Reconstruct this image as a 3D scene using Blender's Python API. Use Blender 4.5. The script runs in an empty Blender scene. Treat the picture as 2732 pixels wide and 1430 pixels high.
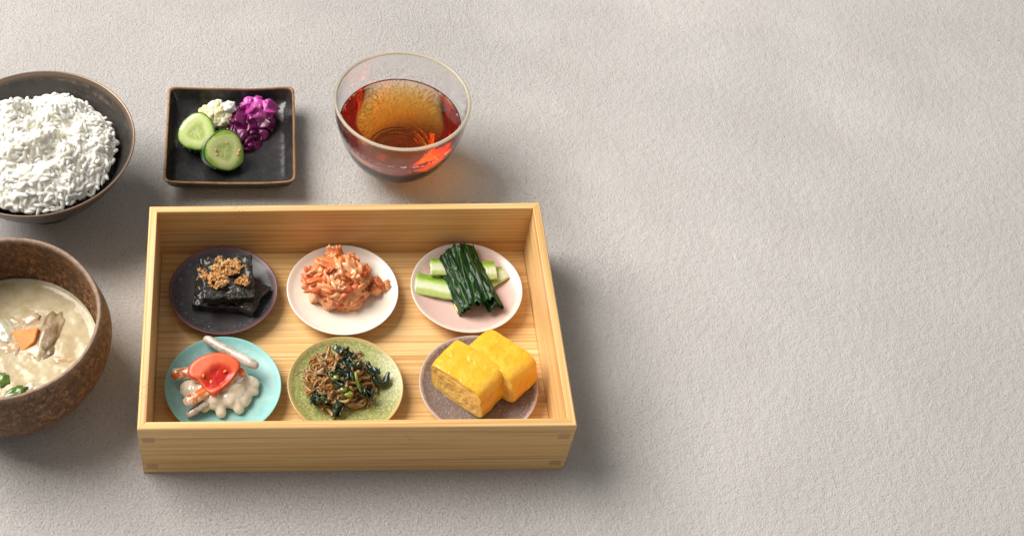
import bpy, bmesh, math, random
from mathutils import Vector, Matrix, Euler, noise
R = math.radians
sc = bpy.context.scene
col = sc.collection

# ------------------------------------------------------------------ camera
PW, PH = 2732.0, 1430.0                      # photograph size in pixels
F, PX, PY = 3651.27, 693.96, 715.27          # focal length and optical axis in those pixels
CAM_LOC = Vector((-0.0591, -0.5567, 0.8400))
CAM_ROT = Euler((0.6496, 0.0091, -0.0052), 'XYZ')
cd = bpy.data.cameras.new('camera'); cam = bpy.data.objects.new('camera', cd); col.objects.link(cam)
cam.location = CAM_LOC; cam.rotation_euler = CAM_ROT
cd.sensor_width = 36.0; cd.sensor_fit = 'HORIZONTAL'; cd.lens = F / PW * 36.0
cd.shift_x = (PW / 2 - PX) / PW; cd.shift_y = (PY - PH / 2) / PW
cd.clip_start = 0.01; cd.clip_end = 50
sc.camera = cam
CR = CAM_ROT.to_matrix()
def at(u, v, z):                             # photograph pixel -> point at height z
    d = CR @ Vector(((u - PX) / F, -(v - PY) / F, -1.0))
    return CAM_LOC + d * ((z - CAM_LOC.z) / d.z)

# ------------------------------------------------------------------ light
world = bpy.data.worlds.new('World'); sc.world = world; world.use_nodes = True
bg = world.node_tree.nodes['Background']
bg.inputs[0].default_value = (1.0, 0.985, 0.97, 1); bg.inputs[1].default_value = 0.30
def area(name, loc, target, sx, sy, power, colour):
    l = bpy.data.lights.new(name, 'AREA'); l.shape = 'RECTANGLE'; l.size = sx; l.size_y = sy
    l.energy = power; l.color = colour
    o = bpy.data.objects.new(name, l); col.objects.link(o); o.location = loc
    o.rotation_euler = (Vector(target) - Vector(loc)).to_track_quat('-Z', 'Y').to_euler()
    return o
area('softbox_lamp', (-1.66, 0.92, 1.95), (0.05, 0.05, 0), 1.85, 1.85, 150, (1.0, 0.955, 0.905))
sc.view_settings.view_transform = 'Standard'; sc.view_settings.look = 'None'
sc.view_settings.exposure = 0.0; sc.view_settings.gamma = 1.0
sc.cycles.use_denoising = True
sc.cycles.max_bounces = 16; sc.cycles.transmission_bounces = 14; sc.cycles.diffuse_bounces = 8
sc.cycles.caustics_refractive = True; sc.cycles.caustics_reflective = True
sc.cycles.blur_glossy = 1.0; sc.cycles.sample_clamp_indirect = 10.0

# ------------------------------------------------------------------ helpers
def link(name, me, mats=None, parent=None, loc=(0, 0, 0), rot=(0, 0, 0), smooth=True):
    o = bpy.data.objects.new(name, me); col.objects.link(o)
    if mats is not None:
        if not isinstance(mats, (list, tuple)): mats = [mats]
        if not me.materials:
            for m in mats: me.materials.append(m)
    o.location = loc; o.rotation_euler = rot
    if parent: o.parent = parent
    if smooth:
        me.polygons.foreach_set('use_smooth', [True] * len(me.polygons))
    return o
def empty(name, loc, rz=0.0):
    o = bpy.data.objects.new(name, None); col.objects.link(o); o.location = loc
    o.rotation_euler = (0, 0, rz); o.empty_display_size = 0.01
    return o
def tag(o, label=None, cat=None, group=None, kind=None):
    if label: o['label'] = label
    if cat: o['category'] = cat
    if group: o['group'] = group
    if kind: o['kind'] = kind
    return o
def mesh_from(name, verts, faces):
    me = bpy.data.meshes.new(name); me.from_pydata([tuple(v) for v in verts], [], faces); me.update()
    return me
def bm_mesh(name, bm):
    me = bpy.data.meshes.new(name); bm.normal_update(); bm.to_mesh(me); bm.free(); return me
def n3(x, y=0.0, z=0.0): return noise.noise(Vector((x, y, z)))
def fbm(v, o=3): return noise.fractal(Vector(v), 1.0, 2.0, o)
def lathe(name, prof, seg=96, shape=None, wob=0.0, vals=None, seed=0.0):
    """prof: list of (r, z); r == 0 closes with a single vertex. shape(theta) multiplies r."""
    V, Fc, A = [], [], []; rings = []
    for i, (r, z) in enumerate(prof):
        if r < 1e-7:
            rings.append([len(V)]); V.append((0, 0, z)); A.append(vals[i] if vals else 0)
        else:
            ring = []
            for k in range(seg):
                t = 2 * math.pi * k / seg
                q = r * (shape(t, r) if shape else 1.0)
                dz = 0.0
                if wob:
                    q *= 1 + wob * n3(math.cos(t) * 1.3 + seed, math.sin(t) * 1.3, z * 30)
                    dz = wob * r * 0.6 * n3(math.cos(t) * 1.1 + 7 + seed, math.sin(t) * 1.1, 3)
                ring.append(len(V)); V.append((q * math.cos(t), q * math.sin(t), z + dz)); A.append(vals[i] if vals else 0)
            rings.append(ring)
    for a, b in zip(rings, rings[1:]):
        if len(a) == 1 and len(b) == 1: continue
        for k in range(seg):
            k2 = (k + 1) % seg
            if len(a) == 1: Fc.append((a[0], b[k], b[k2]))
            elif len(b) == 1: Fc.append((a[k], b[0], a[k2]))
            else: Fc.append((a[k], b[k], b[k2], a[k2]))
    me = mesh_from(name, V, Fc)
    bm = bmesh.new(); bm.from_mesh(me); bmesh.ops.recalc_face_normals(bm, faces=bm.faces); bm.to_mesh(me); bm.free()
    if vals:
        at_ = me.attributes.new('rim', 'FLOAT', 'POINT'); at_.data.foreach_set('value', [float(x) for x in A])
    return me
def curve_pts(pts, n):                        # Catmull-Rom resample of 2-D/3-D points
    P = [Vector(p) for p in pts]; out = []
    for i in range(len(P) - 1):
        p0 = P[max(i - 1, 0)]; p1 = P[i]; p2 = P[i + 1]; p3 = P[min(i + 2, len(P) - 1)]
        for k in range(n):
            t = k / n
            out.append(0.5 * ((2 * p1) + (p2 - p0) * t + (2 * p0 - 5 * p1 + 4 * p2 - p3) * t * t + (3 * p1 - p0 - 3 * p2 + p3) * t ** 3))
    out.append(P[-1]); return out
def tube(name, path, radii, sides=8, flat=1.0, lump=0.0, seed=0):
    P = [Vector(p) for p in path]; V, Fc = [], []
    up = Vector((0, 0, 1))
    for i, p in enumerate(P):
        d = (P[min(i + 1, len(P) - 1)] - P[max(i - 1, 0)]).normalized()
        s = d.cross(up); s = s.normalized() if s.length > 1e-5 else Vector((1, 0, 0))
        u = s.cross(d).normalized(); r = radii[i]
        for k in range(sides):
            t = 2 * math.pi * k / sides
            q = r * (1 + lump * fbm((p.x * 220 + seed, p.y * 220 + math.cos(t) * 1.5, p.z * 220 + math.sin(t) * 1.5)))
            V.append(p + s * math.cos(t) * q + u * math.sin(t) * q * flat)
    n = len(P)
    for i in range(n - 1):
        for k in range(sides):
            k2 = (k + 1) % sides
            Fc.append((i * sides + k, i * sides + k2, (i + 1) * sides + k2, (i + 1) * sides + k))
    a = len(V); V.append(P[0]); b = len(V); V.append(P[-1])
    for k in range(sides):
        k2 = (k + 1) % sides
        Fc.append((a, k2, k)); Fc.append((b, (n - 1) * sides + k, (n - 1) * sides + k2))
    return mesh_from(name, V, Fc)
def blob(name, sx, sy, sz, sub=3, amp=0.2, freq=2.0, seed=0.0, octv=3):
    bm = bmesh.new(); bmesh.ops.create_icosphere(bm, subdivisions=sub, radius=1.0)
    for v in bm.verts:
        c = v.co.copy(); k = 1 + amp * fbm((c.x * freq + seed, c.y * freq, c.z * freq - seed), octv)
        v.co = Vector((c.x * sx, c.y * sy, c.z * sz)) * k
    return bm_mesh(name, bm)
def sheet(name, nu, nv, fn, thick=0.0006):
    """fn(u, v) -> Vector, u and v in 0..1; a closed sheet of that thickness."""
    P = [[Vector(fn(i / nu, j / nv)) for j in range(nv + 1)] for i in range(nu + 1)]
    V, Fc = [], []
    def nrm(i, j):
        a = P[min(i + 1, nu)][j] - P[max(i - 1, 0)][j]; b = P[i][min(j + 1, nv)] - P[i][max(j - 1, 0)]
        c = a.cross(b); return c.normalized() if c.length > 1e-12 else Vector((0, 0, 1))
    N = (nu + 1) * (nv + 1)
    for s in (0.5, -0.5):
        for i in range(nu + 1):
            for j in range(nv + 1): V.append(P[i][j] + nrm(i, j) * thick * s)
    I = lambda i, j, l: l * N + i * (nv + 1) + j
    for i in range(nu):
        for j in range(nv):
            Fc.append((I(i, j, 0), I(i + 1, j, 0), I(i + 1, j + 1, 0), I(i, j + 1, 0)))
            Fc.append((I(i, j, 1), I(i, j + 1, 1), I(i + 1, j + 1, 1), I(i + 1, j, 1)))
    for i in range(nu):
        Fc.append((I(i, 0, 0), I(i, 0, 1), I(i + 1, 0, 1), I(i + 1, 0, 0)))
        Fc.append((I(i, nv, 0), I(i + 1, nv, 0), I(i + 1, nv, 1), I(i, nv, 1)))
    for j in range(nv):
        Fc.append((I(0, j, 0), I(0, j + 1, 0), I(0, j + 1, 1), I(0, j, 1)))
        Fc.append((I(nu, j, 0), I(nu, j, 1), I(nu, j + 1, 1), I(nu, j + 1, 0)))
    return mesh_from(name, V, Fc)
def remesh(o, voxel, smooth=4):
    m = o.modifiers.new('remesh', 'REMESH'); m.mode = 'VOXEL'; m.voxel_size = voxel; m.use_smooth_shade = True
    if smooth:
        s = o.modifiers.new('smooth', 'SMOOTH'); s.iterations = smooth; s.factor = 0.5
def join_meshes(name, items):                 # [(mesh, matrix)] -> one mesh
    V, Fc, mi, off = [], [], [], 0
    for me, mx in items:
        V += [mx @ v.co for v in me.vertices]
        for p in me.polygons: Fc.append([off + i for i in p.vertices]); mi.append(p.material_index)
        off += len(me.vertices)
    out = mesh_from(name, V, Fc); out.polygons.foreach_set('material_index', mi); return out

# ------------------------------------------------------------------ materials
class NT:
    def __init__(s, name):
        s.m = bpy.data.materials.new(name); s.m.use_nodes = True
        s.t = s.m.node_tree; s.b = s.t.nodes['Principled BSDF']; s.out = s.t.nodes['Material Output']
    def n(s, typ, **kw):
        x = s.t.nodes.new(typ)
        for k, v in kw.items(): setattr(x, k, v)
        return x
    def l(s, a, b): s.t.links.new(a, b)
    def set(s, **kw):
        for k, v in kw.items():
            i = s.b.inputs[k.replace('_', ' ')]
            i.default_value = (*v, 1) if (hasattr(v, '__len__') and len(v) == 3 and i.type == 'RGBA') else v
        return s
    def coord(s, scale=(1, 1, 1), kind='Object', add=None):
        tc = s.n('ShaderNodeTexCoord'); mp = s.n('ShaderNodeMapping'); mp.inputs['Scale'].default_value = scale
        s.l(tc.outputs[kind], mp.inputs['Vector']); return mp.outputs[0]
    def noise(s, vec, scale, detail=3, rough=0.55, dist=0.0, w=None):
        x = s.n('ShaderNodeTexNoise'); x.inputs['Scale'].default_value = scale; x.inputs['Detail'].default_value = detail
        x.inputs['Roughness'].default_value = rough; x.inputs['Distortion'].default_value = dist
        if w is not None:
            x.noise_dimensions = '4D'; s.l(w, x.inputs['W'])
        s.l(vec, x.inputs['Vector']); return x.outputs['Fac']
    def vor(s, vec, scale, feature='F1', rand=1.0):
        x = s.n('ShaderNodeTexVoronoi'); x.feature = feature; x.inputs['Scale'].default_value = scale
        x.inputs['Randomness'].default_value = rand
        s.l(vec, x.inputs['Vector']); return x.outputs['Distance']
    def ramp(s, fac, stops, interp='LINEAR'):
        r = s.n('ShaderNodeValToRGB'); e = r.color_ramp.elements; r.color_ramp.interpolation = interp
        while len(e) > 1: e.remove(e[-1])
        e[0].position = stops[0][0]; c = stops[0][1]; e[0].color = (*c, 1) if hasattr(c, '__len__') else (c, c, c, 1)
        for p, c in stops[1:]:
            x = e.new(p); x.color = (*c, 1) if hasattr(c, '__len__') else (c, c, c, 1)
        s.l(fac, r.inputs[0]); return r.outputs[0]
    def mix(s, fac, a, b, mode='MIX'):
        x = s.n('ShaderNodeMix', data_type='RGBA', blend_type=mode)
        for v, i in ((fac, 0), (a, 6), (b, 7)):
            if hasattr(v, 'links'): s.l(v, x.inputs[i])
            elif i == 0: x.inputs[0].default_value = v
            else: x.inputs[i].default_value = (*v, 1)
        return x.outputs[2]
    def math(s, op, a, b=0.0, c=0.0, clamp=False):
        x = s.n('ShaderNodeMath', operation=op); x.use_clamp = clamp
        for v, i in ((a, 0), (b, 1), (c, 2)):
            if hasattr(v, 'links'): s.l(v, x.inputs[i])
            else: x.inputs[i].default_value = v
        return x.outputs[0]
    def rand(s): return s.n('ShaderNodeObjectInfo').outputs['Random']
    def attr(s, name): return s.n('ShaderNodeAttribute', attribute_name=name).outputs['Fac']
    def sep(s, vec):
        x = s.n('ShaderNodeSeparateXYZ'); s.l(vec, x.inputs[0]); return x.outputs
    def radius(s):                              # distance from the object's own axis
        v = s.n('ShaderNodeVectorMath', operation='MULTIPLY'); v.inputs[1].default_value = (1, 1, 0)
        s.l(s.n('ShaderNodeTexCoord').outputs['Object'], v.inputs[0])
        l = s.n('ShaderNodeVectorMath', operation='LENGTH'); s.l(v.outputs[0], l.inputs[0]); return l.outputs['Value']
    def mrange(s, v, a, b, c=0.0, d=1.0, smooth=True):
        x = s.n('ShaderNodeMapRange'); x.interpolation_type = 'SMOOTHSTEP' if smooth else 'LINEAR'
        s.l(v, x.inputs[0])
        for i, k in zip((1, 2, 3, 4), (a, b, c, d)): x.inputs[i].default_value = k
        return x.outputs[0]
    def color(s, c): s.l(c, s.b.inputs['Base Color']); return s
    def rough(s, c): s.l(c, s.b.inputs['Roughness']); return s
    def bump(s, h, strength=0.5, dist=0.001, prev=None):
        x = s.n('ShaderNodeBump'); x.inputs['Strength'].default_value = strength; x.inputs['Distance'].default_value = dist
        s.l(h, x.inputs['Height'])
        if prev is not None: s.l(prev, x.inputs['Normal'])
        s.l(x.outputs[0], s.b.inputs['Normal']); return x.outputs[0]
    def sss(s, w, rad, scale=0.004):
        s.b.inputs['Subsurface Weight'].default_value = w; s.b.inputs['Subsurface Radius'].default_value = rad
        s.b.inputs['Subsurface Scale'].default_value = scale; return s

def mat_table():
    m = NT('pale_plaster_table'); v = m.coord()
    huge = m.noise(v, 3.2, 3, 0.55); big = m.noise(v, 11, 4, 0.6); mid = m.noise(v, 45, 4, 0.65)
    c = m.ramp(big, [(0.28, (0.530, 0.506, 0.482)), (0.72, (0.632, 0.610, 0.586))])
    c = m.mix(m.ramp(huge, [(0.40, 0.0), (0.62, 0.6)]), c, (0.505, 0.486, 0.466))
    c = m.mix(m.ramp(mid, [(0.35, 0.0), (0.75, 0.30)]), c, (0.53, 0.498, 0.470))
    # coarser, pitted plaster on one side of the sheet, smoother on the other
    side = m.math('ADD', m.sep(v)[0], m.math('MULTIPLY', m.math('SUBTRACT', m.noise(v, 9, 3), 0.5), 0.22))
    coarse = m.mrange(side, 0.10, 0.26, 1.0, 0.34)
    fine = m.noise(v, 900, 3, 0.65, 0.6)
    mid2 = m.noise(v, 540, 4, 0.72, 0.4)
    low = m.noise(v, 150, 3, 0.6)
    pit = m.math('MULTIPLY', m.ramp(mid2, [(0.33, 0.65), (0.46, 0.0)]), coarse)
    c = m.mix(pit, c, (0.30, 0.272, 0.245))
    spot = m.math('MULTIPLY', m.ramp(m.vor(v, 55), [(0.035, 1.0), (0.05, 0.0)]), m.ramp(m.noise(v, 60, 1), [(0.60, 0.0), (0.66, 0.7)]))
    c = m.mix(spot, c, (0.30, 0.23, 0.14))
    m.color(c)
    h = m.math('ADD', m.math('MULTIPLY', fine, 0.5), m.math('MULTIPLY', m.math('MULTIPLY', mid2, coarse), 1.6))
    h = m.math('ADD', h, m.math('MULTIPLY', low, 0.9))
    m.bump(h, 1.0, 0.0014)
    m.set(Roughness=0.62, Specular_IOR_Level=0.35)
    return m.m
def mat_bamboo():
    m = NT('bamboo_wood'); rnd = m.rand(); w = m.math('MULTIPLY', rnd, 37.0)
    a = m.noise(m.coord((7, 640, 640)), 1.0, 3, 0.6, 0.15, w)
    b = m.noise(m.coord((3, 210, 210)), 1.0, 2, 0.5, 0.2, w)
    c1 = m.ramp(rnd, [(0.0, (0.745, 0.468, 0.182)), (0.35, (0.80, 0.525, 0.222)), (0.7, (0.77, 0.490, 0.198)), (1.0, (0.83, 0.565, 0.258))])
    c = m.mix(m.ramp(a, [(0.42, 0.0), (0.64, 0.78)]), c1, (0.58, 0.305, 0.092))
    c = m.mix(m.ramp(b, [(0.55, 0.0), (0.70, 0.62)]), c, (0.42, 0.175, 0.042))
    lt = m.noise(m.coord((5, 260, 260)), 1.0, 2, 0.5, 0.0, m.math('ADD', w, 11.0))
    c = m.mix(m.ramp(lt, [(0.55, 0.0), (0.75, 0.6)]), c, (0.90, 0.70, 0.41))
    # node marks: dashes gathered in one short stretch of a strip
    s = m.sep(m.coord())
    off = m.math('MULTIPLY', m.math('SUBTRACT', rnd, 0.5), 0.24)
    d = m.math('ABSOLUTE', m.math('SUBTRACT', s[0], off))
    mask = m.mrange(d, 0.004, 0.012, 1.0, 0.0)
    dash = m.ramp(m.vor(m.coord((330, 900, 900)), 1.0), [(0.16, 1.0), (0.30, 0.0)])
    c = m.mix(m.math('MULTIPLY', m.math('MULTIPLY', dash, mask), m.ramp(m.math('FRACT', m.math('MULTIPLY', rnd, 7.3)), [(0.52, 0.0), (0.53, 0.85)])), c, (0.36, 0.14, 0.03))
    m.color(c); m.bump(a, 0.12, 0.0004); m.set(Roughness=0.42, Specular_IOR_Level=0.4)
    m.b.inputs['Coat Weight'].default_value = 0.12; m.b.inputs['Coat Roughness'].default_value = 0.3
    return m.m
def mat_endgrain():
    m = NT('bamboo_end_grain'); v = m.coord()
    c = m.ramp(m.vor(v, 1500), [(0.15, (0.36, 0.205, 0.095)), (0.5, (0.54, 0.335, 0.165))])
    m.color(c).set(Roughness=0.6); return m.m
def mat_plate(name, centre, rimc, r0, r1, speck=None, sscale=900, lo=0.55, hi=0.62, speck_rim=False, rough=0.35, mott=None, bump=0.1, amount=0.8):
    m = NT(name); v = m.coord(); r = m.radius()
    rr = m.math('ADD', r, m.math('MULTIPLY', m.math('SUBTRACT', m.noise(v, 300, 3), 0.5), 0.004))
    c = m.ramp(m.noise(v, 120, 4, 0.6), [(0.3, centre), (0.7, mott or tuple(min(1, x * 1.08) for x in centre))])
    if speck:
        f = m.ramp(m.noise(v, sscale, 3, 0.65), [(lo, 0.0), (hi, amount)])
        if speck_rim: f = m.math('MULTIPLY', f, m.mrange(r, r0 - 0.012, r0 - 0.002))
        c = m.mix(f, c, speck)
    c = m.mix(m.mrange(rr, r0, r1), c, rimc)
    m.color(c); m.set(Roughness=rough, Specular_IOR_Level=0.5)
    m.bump(m.noise(v, 260, 3), bump, 0.0006)
    return m.m
def mat_food(name, stops, nscale=120, rough=0.35, sss=0.3, rad=(1.0, 0.5, 0.25), sscale=0.004, bump=0.3, bscale=400, coat=0.0, detail=4, use_rand=False, dist=0.0, bdist=0.0008, vec=(1, 1, 1)):
    m = NT(name); v = m.coord(vec)
    f = m.noise(v, nscale, detail, 0.6, dist, m.math('MULTIPLY', m.rand(), 23.0))
    if use_rand: f = m.math('ADD', m.math('MULTIPLY', f, 0.6), m.math('MULTIPLY', m.rand(), 0.4))
    m.color(m.ramp(f, stops)); m.set(Roughness=rough)
    if sss: m.sss(sss, rad, sscale)
    if bump: m.bump(m.noise(v, bscale, 3, 0.6), bump, bdist)
    if coat:
        m.b.inputs['Coat Weight'].default_value = coat; m.b.inputs['Coat Roughness'].default_value = 0.12
    return m.m
M = {}
M['table'] = mat_table(); M['bamboo'] = mat_bamboo(); M['endgrain'] = mat_endgrain()

# ================================================================== table
bm = bmesh.new(); bmesh.ops.create_grid(bm, x_segments=4, y_segments=4, size=3.0)
tag(link('table_surface', bm_mesh('table_surface', bm), M['table'], smooth=False), 'pale grey textured table surface under the dishes', 'table', kind='structure')

# ================================================================== bamboo box
BW, BD, BH, BT, BF = 0.29, 0.1912, 0.0587, 0.0059, 0.0078
def strip(L, z0, z1, t, top=False):
    """mitred strip along x; outer face at y = 0, inner face at y = t"""
    bm = bmesh.new(); vs = []
    for z in (z0, z1):
        vs += [bm.verts.new(p) for p in ((-L / 2, 0, z), (L / 2, 0, z), (L / 2 - t, t, z), (-L / 2 + t, t, z))]
    for f in ((3, 2, 1, 0), (4, 5, 6, 7), (0, 1, 5, 4), (1, 2, 6, 5), (2, 3, 7, 6), (3, 0, 4, 7)): bm.faces.new([vs[i] for i in f])
    bm.edges.ensure_lookup_table()
    if top:
        e = [x for x in bm.edges if all(v.co.z > z1 - 1e-6 and v.co.y < 1e-6 for v in x.verts)]
        bmesh.ops.bevel(bm, geom=e, offset=0.0013, segments=4, profile=0.5, affect='EDGES')
        e = [x for x in bm.edges if all(v.co.z > z1 - 1e-6 and v.co.y > t - 1e-6 for v in x.verts)]
        bmesh.ops.bevel(bm, geom=e, offset=0.0006, segments=2, profile=0.5, affect='EDGES')
    e = [x for x in bm.edges if x.calc_face_angle(0) > 1.0]
    bmesh.ops.bevel(bm, geom=e, offset=0.00018, segments=1, affect='EDGES')
    return bm_mesh('strip', bm)
def build_box():
    root = empty('bento_box', (0, 0, 0))
    tag(root, 'open rectangular bamboo box holding six small round plates', 'box')
    lay = [0.0002, 0.0125, 0.0238, 0.0352, 0.0467, BH]
    for L, loc, rz in ((BW, (0, -BD / 2, 0), 0), (BW, (0, BD / 2, 0), math.pi), (BD, (-BW / 2, 0, 0), -math.pi / 2), (BD, (BW / 2, 0, 0), math.pi / 2)):
        w = empty('wall', loc, rz); w.parent = root
        for i in range(5):
            me = strip(L, lay[i] + 0.00004, lay[i + 1] - 0.00004, BT, i == 4)
            link('strip', me, M['bamboo'], w, smooth=False)
        for sx in (-1, 1):
            for z in ((0.0064, 0.0127), (0.0415, 0.0480)):
                bm = bmesh.new(); bmesh.ops.create_cube(bm, size=1)
                for v in bm.verts: v.co = Vector((v.co.x * 0.0078, v.co.y * 0.0006, v.co.z * (z[1] - z[0])))
                link('joint_peg', bm_mesh('joint_peg', bm), M['endgrain'], w, (sx * (L / 2 - 0.0066), 0.00024, sum(z) / 2), smooth=False)
    fl = empty('base_board', (0, 0, 0)); fl.parent = root
    n = 15; d = (BD - 2 * BT) / n; w = BW - 2 * BT
    bm = bmesh.new(); bmesh.ops.create_cube(bm, size=1)
    for v in bm.verts: v.co = Vector((v.co.x * (w - 0.0002), v.co.y * (d - 0.00008), v.co.z * 0.0066))
    bmesh.ops.bevel(bm, geom=bm.edges[:], offset=0.0002, segments=1, affect='EDGES')
    me = bm_mesh('board_strip', bm)
    for i in range(n):
        link('strip', me, M['bamboo'], fl, (0, -BD / 2 + BT + d * (i + 0.5), BF - 0.0033), smooth=False)
build_box()

# ================================================================== six plates
def plate_mesh(Rr, h, lip):
    p = [(0, 0.0008), (Rr * 0.50, 0.0008), (Rr * 0.53, 0.0), (Rr * 0.58, 0.0), (Rr * 0.61, 0.0016)]
    p += [(q.x, q.y) for q in curve_pts([(Rr * 0.66, 0.0028), (Rr * 0.82, 0.0058), (Rr * 0.95, h - 0.0024), (Rr * 0.993, h - 0.0010), (Rr, h - 0.0003), (Rr * 0.985, h), (Rr * 0.955, h - lip), (Rr * 0.85, h - lip - 0.0022), (Rr * 0.62, h - lip - 0.0044), (Rr * 0.3, h - lip - 0.0052)], 4)]
    p += [(Rr * 0.1, h - lip - 0.0053), (0, h - lip - 0.0053)]
    return p
PL = {}
def plate(key, x, y, Rr, mat, label, lip=0.0006, wob=0.006):
    o = link('small_plate', lathe('small_plate', plate_mesh(Rr, 0.0115, lip), 96, wob=wob, seed=x * 50), mat, loc=(x, y, BF))
    tag(o, label, 'plate', 'six small plates inside the box'); PL[key] = (x, y, BF + 0.0115 - lip - 0.0053)
plate('kelp', -0.0909, 0.0472, 0.0406, mat_plate('charcoal_plum_glaze', (0.036, 0.032, 0.034), (0.125, 0.055, 0.062), 0.0355, 0.0392, (0.06, 0.21, 0.22), 420, 0.57, 0.66, True, 0.38, (0.055, 0.047, 0.046)), 'dark charcoal plate with plum rim and teal flecks under seaweed')
plate('salmon', -0.0020, 0.0466, 0.0415, mat_plate('ivory_glaze', (0.76, 0.685, 0.575), (0.80, 0.745, 0.66), 0.038, 0.0405, rough=0.3, bump=0.04), 'ivory white plate under the orange salmon flakes')
plate('greens', 0.0902, 0.0475, 0.0414, mat_plate('pink_glaze', (0.66, 0.455, 0.395), (0.80, 0.66, 0.57), 0.0355, 0.040, rough=0.25, bump=0.03), 'pale pink plate under the dark boiled greens')
plate('salad', -0.0903, -0.0366, 0.0414, mat_plate('turquoise_glaze', (0.20, 0.44, 0.415), (0.235, 0.51, 0.47), 0.036, 0.041, (0.37, 0.58, 0.545), 160, 0.5, 0.72, rough=0.45, mott=(0.29, 0.53, 0.505), amount=0.5), 'turquoise plate under the creamy salad and tomato')
plate('fish', -0.0035, -0.0373, 0.0410, mat_plate('moss_glaze', (0.235, 0.25, 0.055), (0.50, 0.37, 0.14), 0.0375, 0.0398, (0.52, 0.53, 0.28), 720, 0.50, 0.60, rough=0.35, mott=(0.31, 0.32, 0.09), bump=0.2), 'moss green speckled plate with tan rim under tiny fish')
plate('egg', 0.0905, -0.0380, 0.0418, mat_plate('mauve_glaze', (0.165, 0.125, 0.118), (0.50, 0.39, 0.35), 0.0385, 0.0408, (0.50, 0.46, 0.44), 900, 0.56, 0.66, rough=0.35, mott=(0.22, 0.165, 0.15)), 'mauve grey speckled plate under the yellow rolled omelette')

# ================================================================== rice bowl and rice
def mat_bowl():
    m = NT('bronze_black_glaze'); v = m.coord(); rim = m.attr('rim')
    s = m.sep(v)
    cr = m.noise(v, 210, 4, 0.7)
    ring = m.noise(m.coord((14, 14, 260)), 1.0, 3, 0.6)
    c = m.ramp(m.noise(v, 70, 4), [(0.3, (0.044, 0.040, 0.037)), (0.7, (0.070, 0.064, 0.059))])
    c = m.mix(m.math('MULTIPLY', m.ramp(ring, [(0.55, 0.0), (0.68, 0.8)]), m.ramp(cr, [(0.45, 0.0), (0.6, 1.0)])), c, (0.22, 0.15, 0.105))
    c = m.mix(rim, c, (0.20, 0.135, 0.092))
    m.color(c); m.set(Roughness=0.30, Metallic=0.35)
    m.bump(m.math('ADD', ring, m.math('MULTIPLY', cr, 0.3)), 0.16, 0.0006); return m.m
RB = Vector((-0.2340, 0.1570, 0.0))
def build_rice_bowl():
    out = [(0.0290, 0.0002), (0.0305, 0.0005), (0.0300, 0.005), (0.0285, 0.0105), (0.0300, 0.0125), (0.043, 0.0205), (0.058, 0.035), (0.069, 0.051), (0.0745, 0.0618), (0.0757, 0.0640), (0.0750, 0.0648), (0.0737, 0.0640)]
    inn = [(0.0728, 0.0620), (0.0660, 0.0515), (0.054, 0.0365), (0.039, 0.0235), (0.022, 0.0175), (0.008, 0.0165)]
    P = [(q.x, q.y) for q in curve_pts(out + inn, 4)]
    P = [(0, 0.004), (0.024, 0.004), (0.026, 0.0002)] + P + [(0, 0.0165)]
    vals = [max(0.0, min(1.0, (z - 0.0605) / 0.0025)) if r > 0.06 else (0.55 if (z < 0.0012 and r > 0.027) else 0.0) for r, z in P]
    o = link('rice_bowl', lathe('rice_bowl', P, 128, vals=vals), mat_bowl(), loc=RB)
    tag(o, 'wide dark bowl with bronze rim filled with white rice', 'bowl')
build_rice_bowl()
def grain_mesh(seed):
    rnd = random.Random(seed); bm = bmesh.new(); bmesh.ops.create_uvsphere(bm, u_segments=9, v_segments=8, radius=1.0)
    bend = rnd.uniform(-0.25, 0.25); L = rnd.uniform(0.0033, 0.0041); Wd = rnd.uniform(0.00148, 0.00180)
    for v in bm.verts:
        x, y, z = v.co.z, v.co.x, v.co.y
        k = (1 + 0.10 * n3(x * 1.2 + seed * 3.1, y * 1.2, z * 1.2)) * (1 - abs(x) ** 4 * 0.0)
        t = math.copysign(abs(x) ** 0.9, x)
        v.co = Vector((t * L, (y * k + bend * x * x) * Wd, z * k * Wd * 0.86))
    return bm_mesh('rice_grain', bm)
def rice_h(x, y):                               # top of the heap in bowl coordinates
    r = math.hypot(x * 1.0, y)
    base = 0.0455 + 0.030 * max(0.0, 1 - (r / 0.061) ** 2.4) ** 0.7
    lum = 0.018 * fbm((x * 40 + 3.1, y * 40, 0.3), 2) + 0.0045 * fbm((x * 95, y * 95 + 8, 1.7), 2)
    return base + lum * min(1.0, max(0.15, 1.35 - r / 0.055))
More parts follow.
